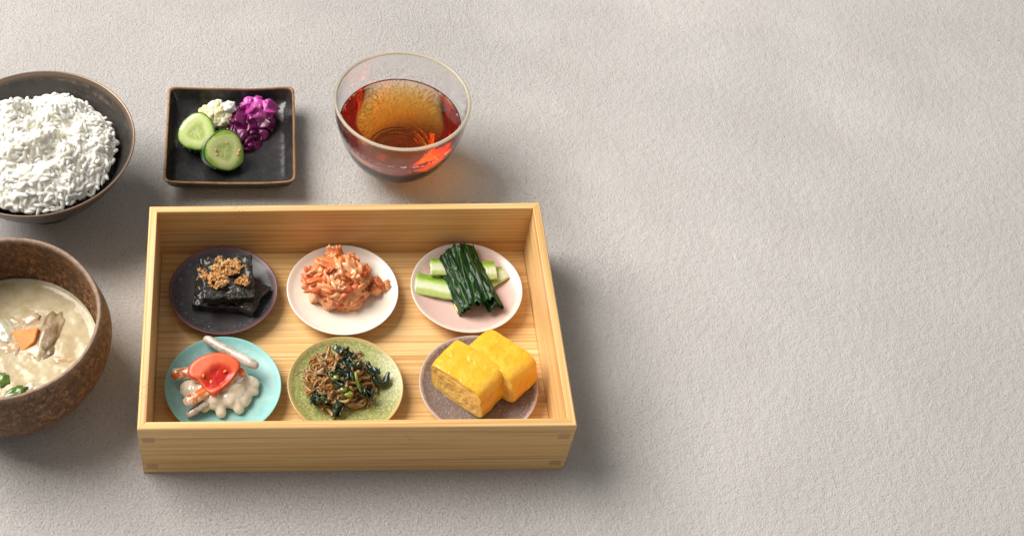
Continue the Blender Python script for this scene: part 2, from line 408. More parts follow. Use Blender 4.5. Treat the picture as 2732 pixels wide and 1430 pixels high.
def build_rice():
    rnd = random.Random(5)
    m = NT('cooked_rice'); f = m.rand()
    m.color(m.ramp(f, [(0.0, (0.83, 0.805, 0.715)), (0.5, (0.855, 0.84, 0.765)), (1.0, (0.87, 0.86, 0.80))])); m.set(Roughness=0.42, Specular_IOR_Level=0.3)
    m.sss(0.85, (1.0, 0.93, 0.78), 0.0036)
    M['rice'] = m.m; M['rice_loose'] = m.m.copy(); M['rice_loose'].node_tree.nodes['Principled BSDF'].inputs['Subsurface Weight'].default_value = 0.85
    root = empty('rice_heap', RB + Vector((0, 0, 0.018)))
    tag(root, 'fluffy heap of cooked white rice in the dark bowl', 'rice')
    meshes = [grain_mesh(i) for i in range(12)]
    for me in meshes: me.materials.append(M['rice_loose']); me.polygons.foreach_set('use_smooth', [True] * len(me.polygons))
    NR, NT_ = 22, 64; V, Fc = [(0, 0, rice_h(0, 0) - 0.0215)], []
    for i in range(1, NR + 1):
        for k in range(NT_):
            r = 0.0585 * i / NR; t = 2 * math.pi * k / NT_; x, y = r * math.cos(t), r * math.sin(t)
            V.append((x * (0.93 if i == NR else 1), y * (0.93 if i == NR else 1), rice_h(x, y) - 0.0193 - (0.006 if i == NR else 0)))
    for k in range(NT_): Fc.append((0, 1 + k, 1 + (k + 1) % NT_))
    for i in range(NR - 1):
        for k in range(NT_):
            a = 1 + i * NT_ + k; b = 1 + i * NT_ + (k + 1) % NT_
            Fc.append((a, a + NT_, b + NT_, b))
    low = len(V); V.append((0, 0, 0.001)); lr = 1 + (NR - 1) * NT_
    for k in range(NT_): Fc.append((low, lr + (k + 1) % NT_, lr + k))
    core = mesh_from('heap_core', V, Fc)
    items = []; cells = {}; cs = 0.0022
    def add(x, y, dep, tilt, lift):
        e = 0.0008; nx = -(rice_h(x + e, y) - rice_h(x - e, y)) / (2 * e); ny = -(rice_h(x, y + e) - rice_h(x, y - e)) / (2 * e)
        nv = Vector((nx * 0.9, ny * 0.9, 1)).normalized()
        p = Vector((x, y, rice_h(x, y) - 0.018)) + nv * lift
        ang = 3.0 * n3(x * 70, y * 70, 4.0) + rnd.gauss(0, 0.7)
        q = nv.to_track_quat('Z', 'Y') @ Euler((0, 0, ang)).to_quaternion() @ Euler((rnd.uniform(0, 6.28), rnd.gauss(0, tilt), 0)).to_quaternion()
        mx = Matrix.Translation(p) @ q.to_matrix().to_4x4() @ Matrix.Scale(rnd.uniform(0.88, 1.08), 4)
        items.append((lift, meshes[rnd.randrange(12)], mx, p))
    for k in range(16000):                        # even spacing: no two grains of a layer too close
        t = rnd.uniform(0, 2 * math.pi); r = 0.0590 * math.sqrt(rnd.random()); x, y = r * math.cos(t), r * math.sin(t)
        for layer, (lift, dmin) in enumerate(((-0.0010, 0.0026), (0.0003, 0.0030), (0.0011, 0.0058))):
            ci, cj = int(x // cs), int(y // cs); ok = True
            for a in range(-3, 4):
                for b in range(-3, 4):
                    for (qx, qy) in cells.get((layer, ci + a, cj + b), ()):
                        if (qx - x) ** 2 + (qy - y) ** 2 < dmin * dmin: ok = False
            if ok:
                cells.setdefault((layer, ci, cj), []).append((x, y)); add(x, y, 0, (0.12, 0.2, 0.45)[layer], lift + rnd.gauss(0, 0.0003)); break
    # individually modelled grains: those lying highest on the side facing the picture
    vis = sorted([i for i in items if i[3].x > -0.034], key=lambda i: -i[0])[:300]
    ids = set(id(i) for i in vis)
    for d, me, mx, p in vis:
        o = link('rice_grain', me, None, root, smooth=False); o.matrix_basis = mx
    rest = [(me, mx) for it in items if id(it) not in ids for (d, me, mx, p) in (it,)]
    o = tag(link('grain_mass', join_meshes('grain_mass', rest + [(core, Matrix())]), M['rice'], root), kind='stuff')
    remesh(o, 0.00050, 1)
build_rice()

# ================================================================== soup bowl and soup
SB = Vector((-0.2405, -0.0145, 0.0)); SZ = 0.0325
def mat_stoneware():
    m = NT('rusty_stoneware'); v = m.coord(); rim = m.attr('rim')
    a = m.noise(v, 240, 4, 0.75, 0.8); b = m.noise(v, 45, 3, 0.6); d = m.noise(v, 800, 2, 0.6)
    c = m.ramp(a, [(0.32, (0.052, 0.026, 0.013)), (0.48, (0.14, 0.066, 0.030)), (0.56, (0.28, 0.130, 0.048)), (0.66, (0.50, 0.25, 0.10))])
    c = m.mix(m.ramp(b, [(0.35, 0.0), (0.7, 0.55)]), c, (0.10, 0.052, 0.028))
    c = m.mix(m.ramp(m.noise(v, 420, 2, 0.5), [(0.66, 0.0), (0.70, 1.0)]), c, (0.016, 0.013, 0.011))
    c = m.mix(m.math('MULTIPLY', rim, m.ramp(m.noise(v, 200, 3, 0.6), [(0.3, 0.35), (0.7, 0.85)])), c, (0.34, 0.24, 0.17))
    m.color(c); m.set(Roughness=0.58); m.bump(m.math('ADD', a, m.math('MULTIPLY', d, 0.6)), 0.65, 0.0009); return m.m
def build_soup():
    out = [(0.036, 0.0), (0.044, 0.0012), (0.0535, 0.0085), (0.0640, 0.022), (0.0705, 0.037), (0.0727, 0.050), (0.0712, 0.063), (0.0685, 0.0735), (0.0668, 0.0755), (0.0648, 0.0735)]
    inn = [(0.0650, 0.066), (0.0668, 0.052), (0.0652, 0.040), (0.0600, 0.028), (0.050, 0.0155), (0.035, 0.008), (0.012, 0.006)]
    P = [(0, 0.0005), (0.03, 0.0005)] + [(q.x, q.y) for q in curve_pts(out + inn, 5)] + [(0, 0.006)]
    vals = [max(0.0, min(1.0, (z - 0.0715) / 0.003)) for r, z in P]
    o = link('soup_bowl', lathe('soup_bowl', P, 128, vals=vals, wob=0.018, seed=2.2), mat_stoneware(), loc=SB)
    tag(o, 'rough rusty brown stoneware bowl of miso soup', 'bowl')
    # liquid
    NR, NS = 60, 128; V, Fc = [(0, 0, 0)], []; RL = 0.0622
    def hz(x, y, r):
        h = 0.0006 * fbm((x * 60, y * 60, 2.0), 2) + 0.00016 * fbm((x * 240, y * 240, 5.0), 2)
        return h * min(1, (RL - r) / 0.006) + 0.0026 * math.exp(-(RL - r) / 0.0024)
    for i in range(1, NR + 1):
        for k in range(NS):
            r = RL * (i / NR) ** 0.9; t = 2 * math.pi * k / NS; x, y = r * math.cos(t), r * math.sin(t); V.append((x, y, hz(x, y, r)))
    for k in range(NS): Fc.append((0, 1 + k, 1 + (k + 1) % NS))
    for i in range(NR - 1):
        for k in range(NS):
            a = 1 + i * NS + k; b = 1 + i * NS + (k + 1) % NS; Fc.append((a, a + NS, b + NS, b))
    # underside following the bowl
    top = 1 + (NR - 1) * NS; base = len(V)
    for (r, z) in ((0.0560, -0.010), (0.045, -0.0195), (0.02, -0.025)):
        for k in range(NS):
            t = 2 * math.pi * k / NS; V.append((r * math.cos(t), r * math.sin(t), z))
    seq = [top, base, base + NS, base + 2 * NS]
    for a0, b0 in zip(seq, seq[1:]):
        for k in range(NS):
            k2 = (k + 1) % NS; Fc.append((a0 + k, b0 + k, b0 + k2, a0 + k2))
    Fc.append([base + 2 * NS + k for k in reversed(range(NS))])
    m = NT('miso_broth'); v = m.coord()
    cl = m.noise(v, 55, 4, 0.65); sp = m.noise(v, 520, 3, 0.6)
    c = m.ramp(cl, [(0.28, (0.39, 0.305, 0.165)), (0.5, (0.52, 0.43, 0.262)), (0.72, (0.64, 0.56, 0.395))])
    c = m.mix(m.ramp(sp, [(0.60, 0.0), (0.72, 0.5)]), c, (0.66, 0.58, 0.40))
    m.color(c); m.set(Roughness=0.12, IOR=1.36); m.sss(0.4, (1.0, 0.75, 0.4), 0.006); m.bump(sp, 0.08, 0.0005)
    tag(link('miso_soup', mesh_from('miso_soup', V, Fc), m.m, loc=SB + Vector((0, 0, SZ))), 'cloudy beige miso soup in the brown stoneware bowl', 'soup')
    car = mat_food('cooked_carrot', [(0.3, (0.78, 0.20, 0.014)), (0.7, (0.86, 0.28, 0.03))], 200, 0.5, 0.4, sscale=0.003, bump=0.3, bscale=250, coat=0.0)
    tar = mat_food('pale_taro', [(0.3, (0.50, 0.39, 0.23)), (0.7, (0.66, 0.55, 0.37))], 160, 0.22, 0.4, bump=0.3, coat=0.4)
    mus = mat_food('brown_mushroom', [(0.3, (0.15, 0.092, 0.042)), (0.5, (0.28, 0.19, 0.10)), (0.70, (0.48, 0.375, 0.225))], 100, 0.25, 0.15, bump=0.5, bscale=500, coat=0.4)
    por = mat_food('pale_pork', [(0.3, (0.50, 0.32, 0.17)), (0.7, (0.62, 0.46, 0.28))], 160, 0.22, 0.4, bump=0.4, coat=0.4)
    grn = mat_food('soup_leaf', [(0.3, (0.035, 0.10, 0.012)), (0.7, (0.17, 0.26, 0.04))], 160, 0.22, 0.25, (0.4, 1, 0.2), bump=0.2, coat=0.4)
    oni = mat_food('soup_onion', [(0.3, (0.52, 0.46, 0.30)), (0.7, (0.66, 0.62, 0.47))], 160, 0.15, 0.5, bump=0.15, coat=0.5)
    def put(name, u, v, dz, me, mat, rot, label, cat):
        p = at(u, v, SZ + 0.001); return tag(link(name, me, mat, loc=(p.x, p.y, SZ + dz), rot=rot, smooth=name != 'carrot_chunk'), label, cat)
    # carrot chunk: an angular rough-cut piece
    bm = bmesh.new()
    pts = [(-1, 0.55, 1), (0.95, 0.75, 0.9), (0.75, -0.35, 1.05), (-0.25, -1.0, 0.8), (-1.05, 0.5, -1), (1, 0.8, -1), (0.9, -0.5, -1), (-0.3, -1.15, -1)]
    vs = [bm.verts.new(Vector(q) * 0.0098) for q in pts]
    for f in ((0, 3, 2, 1), (0, 1, 5, 4), (1, 2, 6, 5), (2, 3, 7, 6), (3, 0, 4, 7), (4, 5, 6, 7)): bm.faces.new([vs[i] for i in f])
    bmesh.ops.recalc_face_normals(bm, faces=bm.faces)
    bmesh.ops.bevel(bm, geom=bm.edges[:], offset=0.0005, segments=2, affect='EDGES')
    for v_ in bm.verts: v_.co.y *= 1.15
    put('carrot_chunk', 70, 900, -0.0068, bm_mesh('carrot_chunk', bm), car, (0.15, -0.1, 0.0), 'small orange carrot chunk floating in the miso soup', 'carrot')
    put('mushroom_slice', 136, 888, -0.0020, blob('mushroom_slice', 0.0098, 0.0215, 0.0042, 4, 0.32, 1.2, 3.0), mus, (0, 0, -0.16), 'long brown mushroom slice in the miso soup', 'mushroom')
    put('taro_piece', 108, 922, -0.0024, blob('taro_piece', 0.0095, 0.0150, 0.0040, 4, 0.35, 1.5, 7.0), tar, (0, 0, -0.3), 'pale shiny taro piece beside the brown mushroom slice', 'taro')
    put('pork_slice', 62, 862, -0.0026, blob('pork_slice', 0.0150, 0.0085, 0.0034, 4, 0.55, 1.9, 1.0), por, (0, 0, 0.35), 'wide thin pinkish pork slice in the miso soup', 'pork')
    put('pork_scrap', 170, 957, -0.0024, blob('pork_scrap', 0.0085, 0.0048, 0.0030, 4, 0.5, 1.7, 5.0), por, (0, 0, -0.1), 'small pale pork scrap near the bowl wall', 'pork')
    put('pork_crumb', 26, 925, -0.0026, blob('pork_crumb', 0.0090, 0.0075, 0.0032, 4, 0.5, 1.7, 9.0), por, (0, 0, 0.4), 'ragged pork crumb touching the carrot chunk', 'pork')
    put('onion_slice', 84, 1030, -0.0022, blob('onion_slice', 0.0075, 0.0065, 0.0030, 4, 0.45, 1.5, 12.0), oni, (0, 0, 0.2), 'white onion slice beside the light green leaf', 'onion')
    put('onion_layer', 12, 876, -0.0012, blob('onion_layer', 0.0070, 0.0130, 0.0030, 4, 0.3, 1.5, 15.0), oni, (0, 0, 0.5), 'curved white onion layer without leaves in the miso soup', 'onion')
    def leaf(w, l, c):
        return sheet('leaf', 12, 14, lambda a, b: (w * (a - 0.5) * (1.15 - 1.4 * abs(b - 0.5) ** 1.5) * (1 + 0.3 * n3(a * 3, b * 5, w * 800)), l * (b - 0.5) * (1 + 0.35 * n3(a * 5, b * 2, w * 500)), c * (1 - (2 * a - 1) ** 2) + 0.0005 * fbm((a * 4, b * 4, w * 900), 3)), 0.0005)
    put('green_leaf', 40, 1046, 0.0008, leaf(0.0150, 0.0075, 0.0008), grn, (0.1, 0, 0.5), 'light green leaf floating beside the white onion slice', 'leaf')
    put('green_leaf', 2, 1012, 0.0008, leaf(0.0110, 0.0100, 0.0008), grn, (0, 0.1, -0.4), 'deep green leaf at the edge of the soup', 'leaf')
    M['carrot'] = car
build_soup()

# ================================================================== tea glass
TG = Vector((0.0480, 0.1870, 0.0)); TZ = 0.0485
def glass_out(n=5):
    return [(q.x, q.y) for q in curve_pts([(0.0195, 0.0003), (0.0218, 0.0010), (0.0216, 0.0038), (0.0230, 0.0058), (0.0305, 0.0118), (0.0402, 0.0235), (0.0470, 0.0400), (0.0512, 0.0560), (0.0530, 0.0725), (0.0532, 0.0742)], n)]
INN = [(0.0524, 0.0754), (0.0510, 0.0752), (0.0505, 0.0738), (0.0511, 0.0715), (0.0498, 0.0562), (0.0456, 0.0405), (0.0388, 0.0255), (0.0300, 0.0150), (0.0252, 0.0112), (0.0228, 0.0102), (0.0120, 0.0099)]
def build_glass():
    P = [(0, 0.0022), (0.014, 0.0022), (0.0180, 0.0006)] + glass_out() + [(q.x, q.y) for q in curve_pts(INN, 5)] + [(0, 0.0096)]
    g = NT('clear_glass'); v = g.coord()
    g.set(Roughness=0.0, IOR=1.46, Transmission_Weight=1.0)
    lip = g.mrange(g.sep(v)[2], 0.0728, 0.0736)
    g.color(g.mix(lip, (0.985, 0.985, 0.98), (0.90, 0.80, 0.60)))
    g.l(g.math('SUBTRACT', 1.0, g.math('MULTIPLY', lip, 0.42)), g.b.inputs['Transmission Weight'])
    zz = g.sep(v)[2]; mist = g.math('MULTIPLY', g.math('MULTIPLY', g.mrange(zz, 0.054, 0.062), g.mrange(zz, 0.0725, 0.068)), g.ramp(g.noise(v, 330, 3), [(0.38, 0.02), (0.64, 0.20)]))
    g.rough(g.math('ADD', g.math('MULTIPLY', lip, 0.25), mist))
    s = g.sep(v)
    band = g.math('MULTIPLY', g.mrange(s[2], 0.040, 0.052), g.mrange(s[2], 0.071, 0.060))
    drops = g.ramp(g.vor(g.coord((1, 1, 0.6)), 900), [(0.0, 1.0), (0.5, 0.0)])
    g.bump(g.math('ADD', g.math('MULTIPLY', g.noise(g.coord((1, 1, 0.35)), 60, 1), 0.25), g.math('MULTIPLY', drops, g.math('MULTIPLY', band, 0.25))), 0.07, 0.0006)
    o = link('tea_glass', lathe('tea_glass', P, 160), g.m, loc=TG)
    tag(o, 'round clear glass cup of amber tea', 'cup')
    # tea: fills the inside, its wall a hair inside the glass wall
    inner = [(q.x, q.y) for q in curve_pts(INN[::-1], 8)]
    W = [(0, 0.0096 + 0.00003)] + [(r - 0.00004, z + 0.00003) for r, z in inner if z < TZ]
    rt = W[-1][0]; W += [(rt - 0.0001, TZ + 0.0006), (rt - 0.0012, TZ + 0.0001), (rt - 0.004, TZ), (rt * 0.5, TZ), (0, TZ)]
    t = NT('amber_tea'); t.set(Roughness=0.0, IOR=1.33, Transmission_Weight=1.0, Base_Color=(1, 1, 1))
    va = t.n('ShaderNodeVolumeAbsorption'); va.inputs['Color'].default_value = (0.965, 0.700, 0.04, 1); va.inputs['Density'].default_value = 98
    t.l(va.outputs[0], t.out.inputs['Volume'])
    tea = tag(link('tea', lathe('tea', W, 160), t.m, loc=TG), 'clear amber brown tea in the glass cup', 'tea')
    rnd = random.Random(77); bub = blob('bubble', 1, 1, 1, 2, 0.0); its = []
    for k in range(150):
        a = rnd.uniform(0, 6.283); q = rnd.uniform(0.00025, 0.00065)
        its.append((bub, Matrix.Translation(((rt - 0.0010 - q) * math.cos(a), (rt - 0.0010 - q) * math.sin(a), TZ + q * 0.5)) @ Matrix.Scale(q, 4)))
    bmt = NT('bubble_film'); bmt.set(Base_Color=(0.92, 0.86, 0.78), Roughness=0.08, Transmission_Weight=0.6, IOR=1.15)
    tag(link('bubble_line', join_meshes('bubble_line', its), bmt.m, tea), kind='stuff')
build_glass()

# ================================================================== square dish and pickles
SD = Vector((-0.0868, 0.2030, 0.0))
def build_square_dish():
    def sq(t, r):
        n = 20.0 if r > 0.046 else 12.0
        c, s = abs(math.cos(t)), abs(math.sin(t))
        return (c ** n + s ** n) ** (-1 / n) * (1 + 0.012 * n3(math.cos(t) * 2, math.sin(t) * 2, 4))
    a = 0.0528
    P = [(0, 0.0006), (0.037, 0.0006), (0.040, 0.0002), (0.0435, 0.0030), (0.0490, 0.0100), (0.0515, 0.0160), (0.0527, 0.0186), (0.0525, 0.0196), (0.0516, 0.0199), (0.0508, 0.0194), (0.0488, 0.0150), (0.0462, 0.0100), (0.0425, 0.0072), (0.036, 0.0062), (0.020, 0.0058), (0, 0.0057)]
    P = P[:1] + [(q.x, q.y) for q in curve_pts(P[1:-1], 4)] + P[-1:]
    vals = [max(0.0, min(1.0, (z - 0.0190) / 0.0007)) for r, z in P]
    me = lathe('square_dish', P, 400, shape=sq, vals=vals)
    for v in me.vertices:                      # corners curl up a little, sides dip
        k = min(1.0, abs(v.co.x * v.co.y) / (a * a)); e = max(abs(v.co.x), abs(v.co.y)) / a
        v.co.z += 0.0026 * k * k * e + 0.0007 * e * e * n3(v.co.x * 25, v.co.y * 25, 9)
    m = NT('black_iron_glaze'); v = m.coord(); rim = m.attr('rim')
    c = m.ramp(m.noise(v, 90, 4, 0.65), [(0.3, (0.011, 0.011, 0.012)), (0.7, (0.030, 0.028, 0.028))])
    c = m.mix(m.ramp(m.noise(v, 160, 3, 0.6), [(0.64, 0.0), (0.72, 0.5)]), c, (0.10, 0.050, 0.026))
    rf = m.math('MULTIPLY', rim, m.ramp(m.noise(v, 140, 3), [(0.25, 0.45), (0.5, 1.0)]))
    c = m.mix(rf, c, (0.30, 0.150, 0.058))
    m.color(c); m.set(Roughness=0.27); m.bump(m.noise(v, 150, 3, 0.5), 0.30, 0.0012)
    o = link('square_dish', me, m.m, loc=SD, rot=(0, 0, R(-0.6)))
    tag(o, 'small square black dish with brown rim holding pickles', 'dish')
build_square_dish()
ZD = 0.0062
def cucumber(u, v, z, r, th, tilt, rz, label, crumbs, seed):
    p = at(u, v, z)
    root = empty('cucumber_slice', p); root.rotation_euler = Euler((tilt[0], tilt[1], rz))
    tag(root, label, 'cucumber', 'pickled cucumber slices')
    def wob(t): return 1 + 0.05 * math.cos(3 * t + seed) + 0.035 * n3(math.cos(t) * 2 + seed, math.sin(t) * 2)
    def shp(t, q): return wob(t)
    fl = [(0, th / 2 - 0.0003), (r * 0.3, th / 2 - 0.0003), (r * 0.62, th / 2 + 0.0001), (r * 0.92, th / 2), (r * 0.955, th / 2 - 0.0004), (r * 0.955, -th / 2 + 0.0004), (r * 0.9, -th / 2), (0, -th / 2)]
    link('flesh', lathe('flesh', fl, 72, shape=shp), M['cuke_flesh'], root)
    sk = [(r * 0.952, th / 2 - 0.0005), (r * 0.965, th / 2 + 0.0001), (r * 0.99, th / 2 - 0.0004), (r * 1.0, th / 2 - 0.0016), (r * 1.005, 0), (r * 1.0, -th / 2 + 0.0016), (r * 0.98, -th / 2), (r * 0.952, -th / 2 + 0.0003), (r * 0.952, th / 2 - 0.0005)]
    link('skin', lathe('skin', sk, 72, shape=shp), M['cuke_skin'], root)
    rnd = random.Random(seed)
    for cx, cy, s in crumbs:
        link('bran_crumb', blob('bran_crumb', s, s * 1.3, s * 0.5, 2, 0.5, 1.7, rnd.random() * 9), M['bran'], root, (cx * r, cy * r, th / 2), (0, 0, rnd.random() * 3))
    for k in range(14):
        t = rnd.uniform(0, 6.28); q = rnd.uniform(-0.42, 0.42) * th; rr = r * wob(t)
        link('bran_crumb', M['_crumb'], None, root, (rr * math.cos(t), rr * math.sin(t), q), (rnd.random() * 3, rnd.random() * 3, 0), smooth=False)
def build_pickles():
    m = NT('cucumber_flesh'); r = m.radius(); v = m.coord()
    tc = m.sep(v); ang = m.math('ARCTAN2', tc[1], tc[0])
    star = m.math('MULTIPLY', m.math('COSINE', m.math('MULTIPLY', ang, 3.0)), 0.0011)
    rr = m.math('ADD', m.math('ADD', r, star), m.math('MULTIPLY', m.math('SUBTRACT', m.noise(v, 220, 3), 0.5), 0.004))
    c = m.ramp(m.mrange(rr, 0.0, 0.016, smooth=False), [(0.0, (0.58, 0.64, 0.29)), (0.25, (0.38, 0.47, 0.13)), (0.42, (0.47, 0.56, 0.19)), (0.55, (0.62, 0.69, 0.32)), (0.80, (0.54, 0.64, 0.24)), (0.93, (0.25, 0.42, 0.055))])
    seeds = m.ramp(m.vor(m.coord((1, 1, 0.2)), 330), [(0.12, 0.85), (0.3, 0.0)])
    c = m.mix(m.math('MULTIPLY', seeds, m.mrange(r, 0.0088, 0.0062)), c, (0.70, 0.72, 0.42))
    m.color(c); m.set(Roughness=0.16); m.sss(0.55, (0.6, 1.0, 0.3), 0.004); m.bump(m.noise(v, 350, 3), 0.15, 0.0006); M['cuke_flesh'] = m.m
    M['cuke_skin'] = mat_food('cucumber_skin', [(0.35, (0.010, 0.060, 0.012)), (0.6, (0.035, 0.135, 0.022)), (0.75, (0.12, 0.26, 0.04))], 110, 0.22, 0.1, bump=0.4, bscale=300, coat=0.4)
    M['bran'] = mat_food('rice_bran', [(0.3, (0.55, 0.31, 0.10)), (0.7, (0.72, 0.48, 0.20))], 500, 0.6, 0.2, bump=0.4)
    M['_crumb'] = blob('bran_crumb', 0.0006, 0.0008, 0.0006, 1, 0.4, 2, 1.0); M['_crumb'].materials.append(M['bran'])
    cucumber(528, 356, 0.0190, 0.0158, 0.0105, (R(28), R(-16)), R(10), 'pale pickled cucumber slice with a clean crumb-free face', [], 3)
    cucumber(594, 404, 0.0180, 0.0168, 0.0130, (R(36), R(20)), R(0), 'pickled cucumber slice with brown bran crumbs on its face', [(0.72, 0.16, 0.0014), (0.70, -0.02, 0.0013), (-0.42, -0.08, 0.0011), (-0.34, -0.28, 0.0008), (0.05, 0.38, 0.0006)], 8)
    # pale chopped daikon / cabbage heap
    root = empty('radish_heap', at(583, 330, ZD)); tag(root, 'heap of chopped pale yellow pickled radish behind the cucumber', 'pickle')
    rad = mat_food('pickled_radish', [(0.3, (0.70, 0.56, 0.22)), (0.5, (0.78, 0.70, 0.40)), (0.7, (0.78, 0.77, 0.62))], 170, 0.2, 0.55, (1, .8, .4), bump=0.3, coat=0.4, use_rand=True)
    rnd = random.Random(11)
    wl = mat_food('radish_white', [(0.3, (0.70, 0.72, 0.64)), (0.7, (0.80, 0.82, 0.78))], 170, 0.15, 0.6, (1, 1, .8), bump=0.2, coat=0.5)
    o0 = root.location
    for (u, v, z, s, mt) in ((608, 290, 0.021, 0.0062, wl), (572, 292, 0.0185, 0.0060, wl), (562, 310, 0.0185, 0.0062, rad), (582, 306, 0.020, 0.0060, rad), (600, 312, 0.0185, 0.0058, rad), (548, 302, 0.014, 0.0055, rad), (585, 325, 0.015, 0.0062, rad), (605, 325, 0.014, 0.0055, rad), (575, 285, 0.022, 0.0042, rad), (584, 278, 0.021, 0.0035, rad), (618, 300, 0.016, 0.0055, wl), (590, 300, 0.012, 0.009, rad), (565, 320, 0.011, 0.008, rad)):
        p = at(u, v, z) - o0
        link('radish_piece', blob('radish_piece', s * 1.15, s * rnd.uniform(0.9, 1.25), s * rnd.uniform(0.7, 1.0), 4, 0.38, 1.4, u * 0.17, 3), mt, root, p, (rnd.random(), rnd.random(), rnd.random() * 6))
    gm = mat_food('pickle_stem', [(0.3, (0.03, 0.12, 0.01)), (0.7, (0.16, 0.30, 0.03))], 200, 0.2, 0.2, bump=0.3, coat=0.5)
    p0 = at(585, 346, 0.014); p1 = at(602, 314, 0.017)
    tag(link('pickled_greens', tube('pickled_greens', [p0 + (p1 - p0) * (k / 8) + Vector((0.001 * math.sin(k), 0, 0.0012 * math.sin(k * 0.4))) for k in range(9)], [0.0008, 0.0018, 0.0022, 0.0024, 0.0023, 0.002, 0.0018, 0.0014, 0.0006], 10, 0.8, 0.2), gm), 'short dark green stem between cucumber and purple cabbage', 'stem')
    # purple cabbage: crumpled leaves
    root = empty('purple_cabbage', at(668, 340, ZD)); tag(root, 'crumpled glossy purple pickled cabbage on the black dish', 'pickle')
    o0 = root.location
    def pm(name, a, b, c): return mat_food(name, [(0.3, a), (0.5, b), (0.72, c)], 130, 0.34, 0.35, (1, 0.3, 0.6), 0.003, 0.2, 220, 0.12)
    bright = pm('magenta_cabbage', (0.27, 0.012, 0.16), (0.50, 0.06, 0.34), (0.70, 0.28, 0.54))
    deep = pm('deep_purple_cabbage', (0.055, 0.002, 0.030), (0.13, 0.004, 0.070), (0.26, 0.010, 0.13))
    def crumple(w, l, amp, s, curl):
        def fn(a, b):
            x, y = (a - 0.5) * w, (b - 0.5) * l
            rag = 1 + 0.18 * n3(a * 3 + s, b * 3)
            z = -curl * ((2 * a - 1) ** 2 + 0.8 * (2 * b - 1) ** 2) * 0.5 * w
            z += amp * (abs(fbm((a * 1.9 + s, b * 1.9, s), 2)) - 0.3) * 1.7
            return (x * rag + amp * 0.6 * n3(a * 4, b * 4, s), y * rag + amp * 0.6 * n3(a * 4 + 5, b * 4, s), z)
        return sheet('cabbage_leaf', 30, 30, fn, 0.0010)
    L = [(690, 290, 0.0235, 0.026, 0.021, 0.0062, 1.3, 0.55, (0.35, 0.15, -0.35), bright), (672, 277, 0.0220, 0.019, 0.015, 0.005, 4.1, 0.5, (0.2, -0.2, 0.3), bright),
         (635, 330, 0.0200, 0.020, 0.026, 0.006, 2.6, 0.6, (0.3, -0.35, 0.3), deep), (662, 352, 0.0165, 0.024, 0.020, 0.007, 7.7, 0.6, (0.5, 0.1, 0.2), deep),
         (722, 308, 0.0170, 0.016, 0.022, 0.005, 9.2, 0.5, (0.2, 0.55, 0.0), deep), (690, 335, 0.0150, 0.030, 0.024, 0.007, 5.4, 0.6, (0.4, 0.3, 0.4), deep),
         (648, 295, 0.0190, 0.014, 0.016, 0.005, 3.3, 0.5, (0.1, -0.3, 0.8), deep), (660, 385, 0.0110, 0.020, 0.016, 0.005, 6.1, 0.55, (0.5, 0.0, -0.2), deep), (690, 315, 0.0110, 0.034, 0.030, 0.007, 8.4, 0.5, (0, 0, 0), deep)]
    for (u, v, z, w, l, am, s, cu, rot, mt) in L:
        link('cabbage_leaf', crumple(w, l, am, s, cu), mt, root, at(u, v, z) - o0, rot)
build_pickles()

# ================================================================== seaweed on the charcoal plate
def slab(name, L, Wd, H, seed, amp=0.0024):
    bm = bmesh.new(); bmesh.ops.create_cube(bm, size=1.0)
    bmesh.ops.subdivide_edges(bm, edges=bm.edges[:], cuts=27, use_grid_fill=True)
    for v in bm.verts:
        c = v.co.copy(); p = Vector((c.x * L, c.y * Wd, c.z * H))
        ed = (abs(c.x) * 2) ** 8 + (abs(c.y) * 2) ** 8
        p.z -= 0.0004 * min(1, ed) * (1 if c.z > 0 else -1)
        p += Vector((amp * 0.7 * n3(p.x * 120 + seed, p.y * 120, 1), amp * 0.7 * n3(p.x * 120, p.y * 120 + seed, 5), amp * (fbm((p.x * 95 + seed, p.y * 95, 2), 3))))
        p.z += 0.0016 * math.sin(p.x * 60 + seed) * (abs(c.x)) + 0.0011 * fbm((p.x * 260 + seed, p.y * 260, 7), 2)
        v.co = p
    return bm_mesh(name, bm)
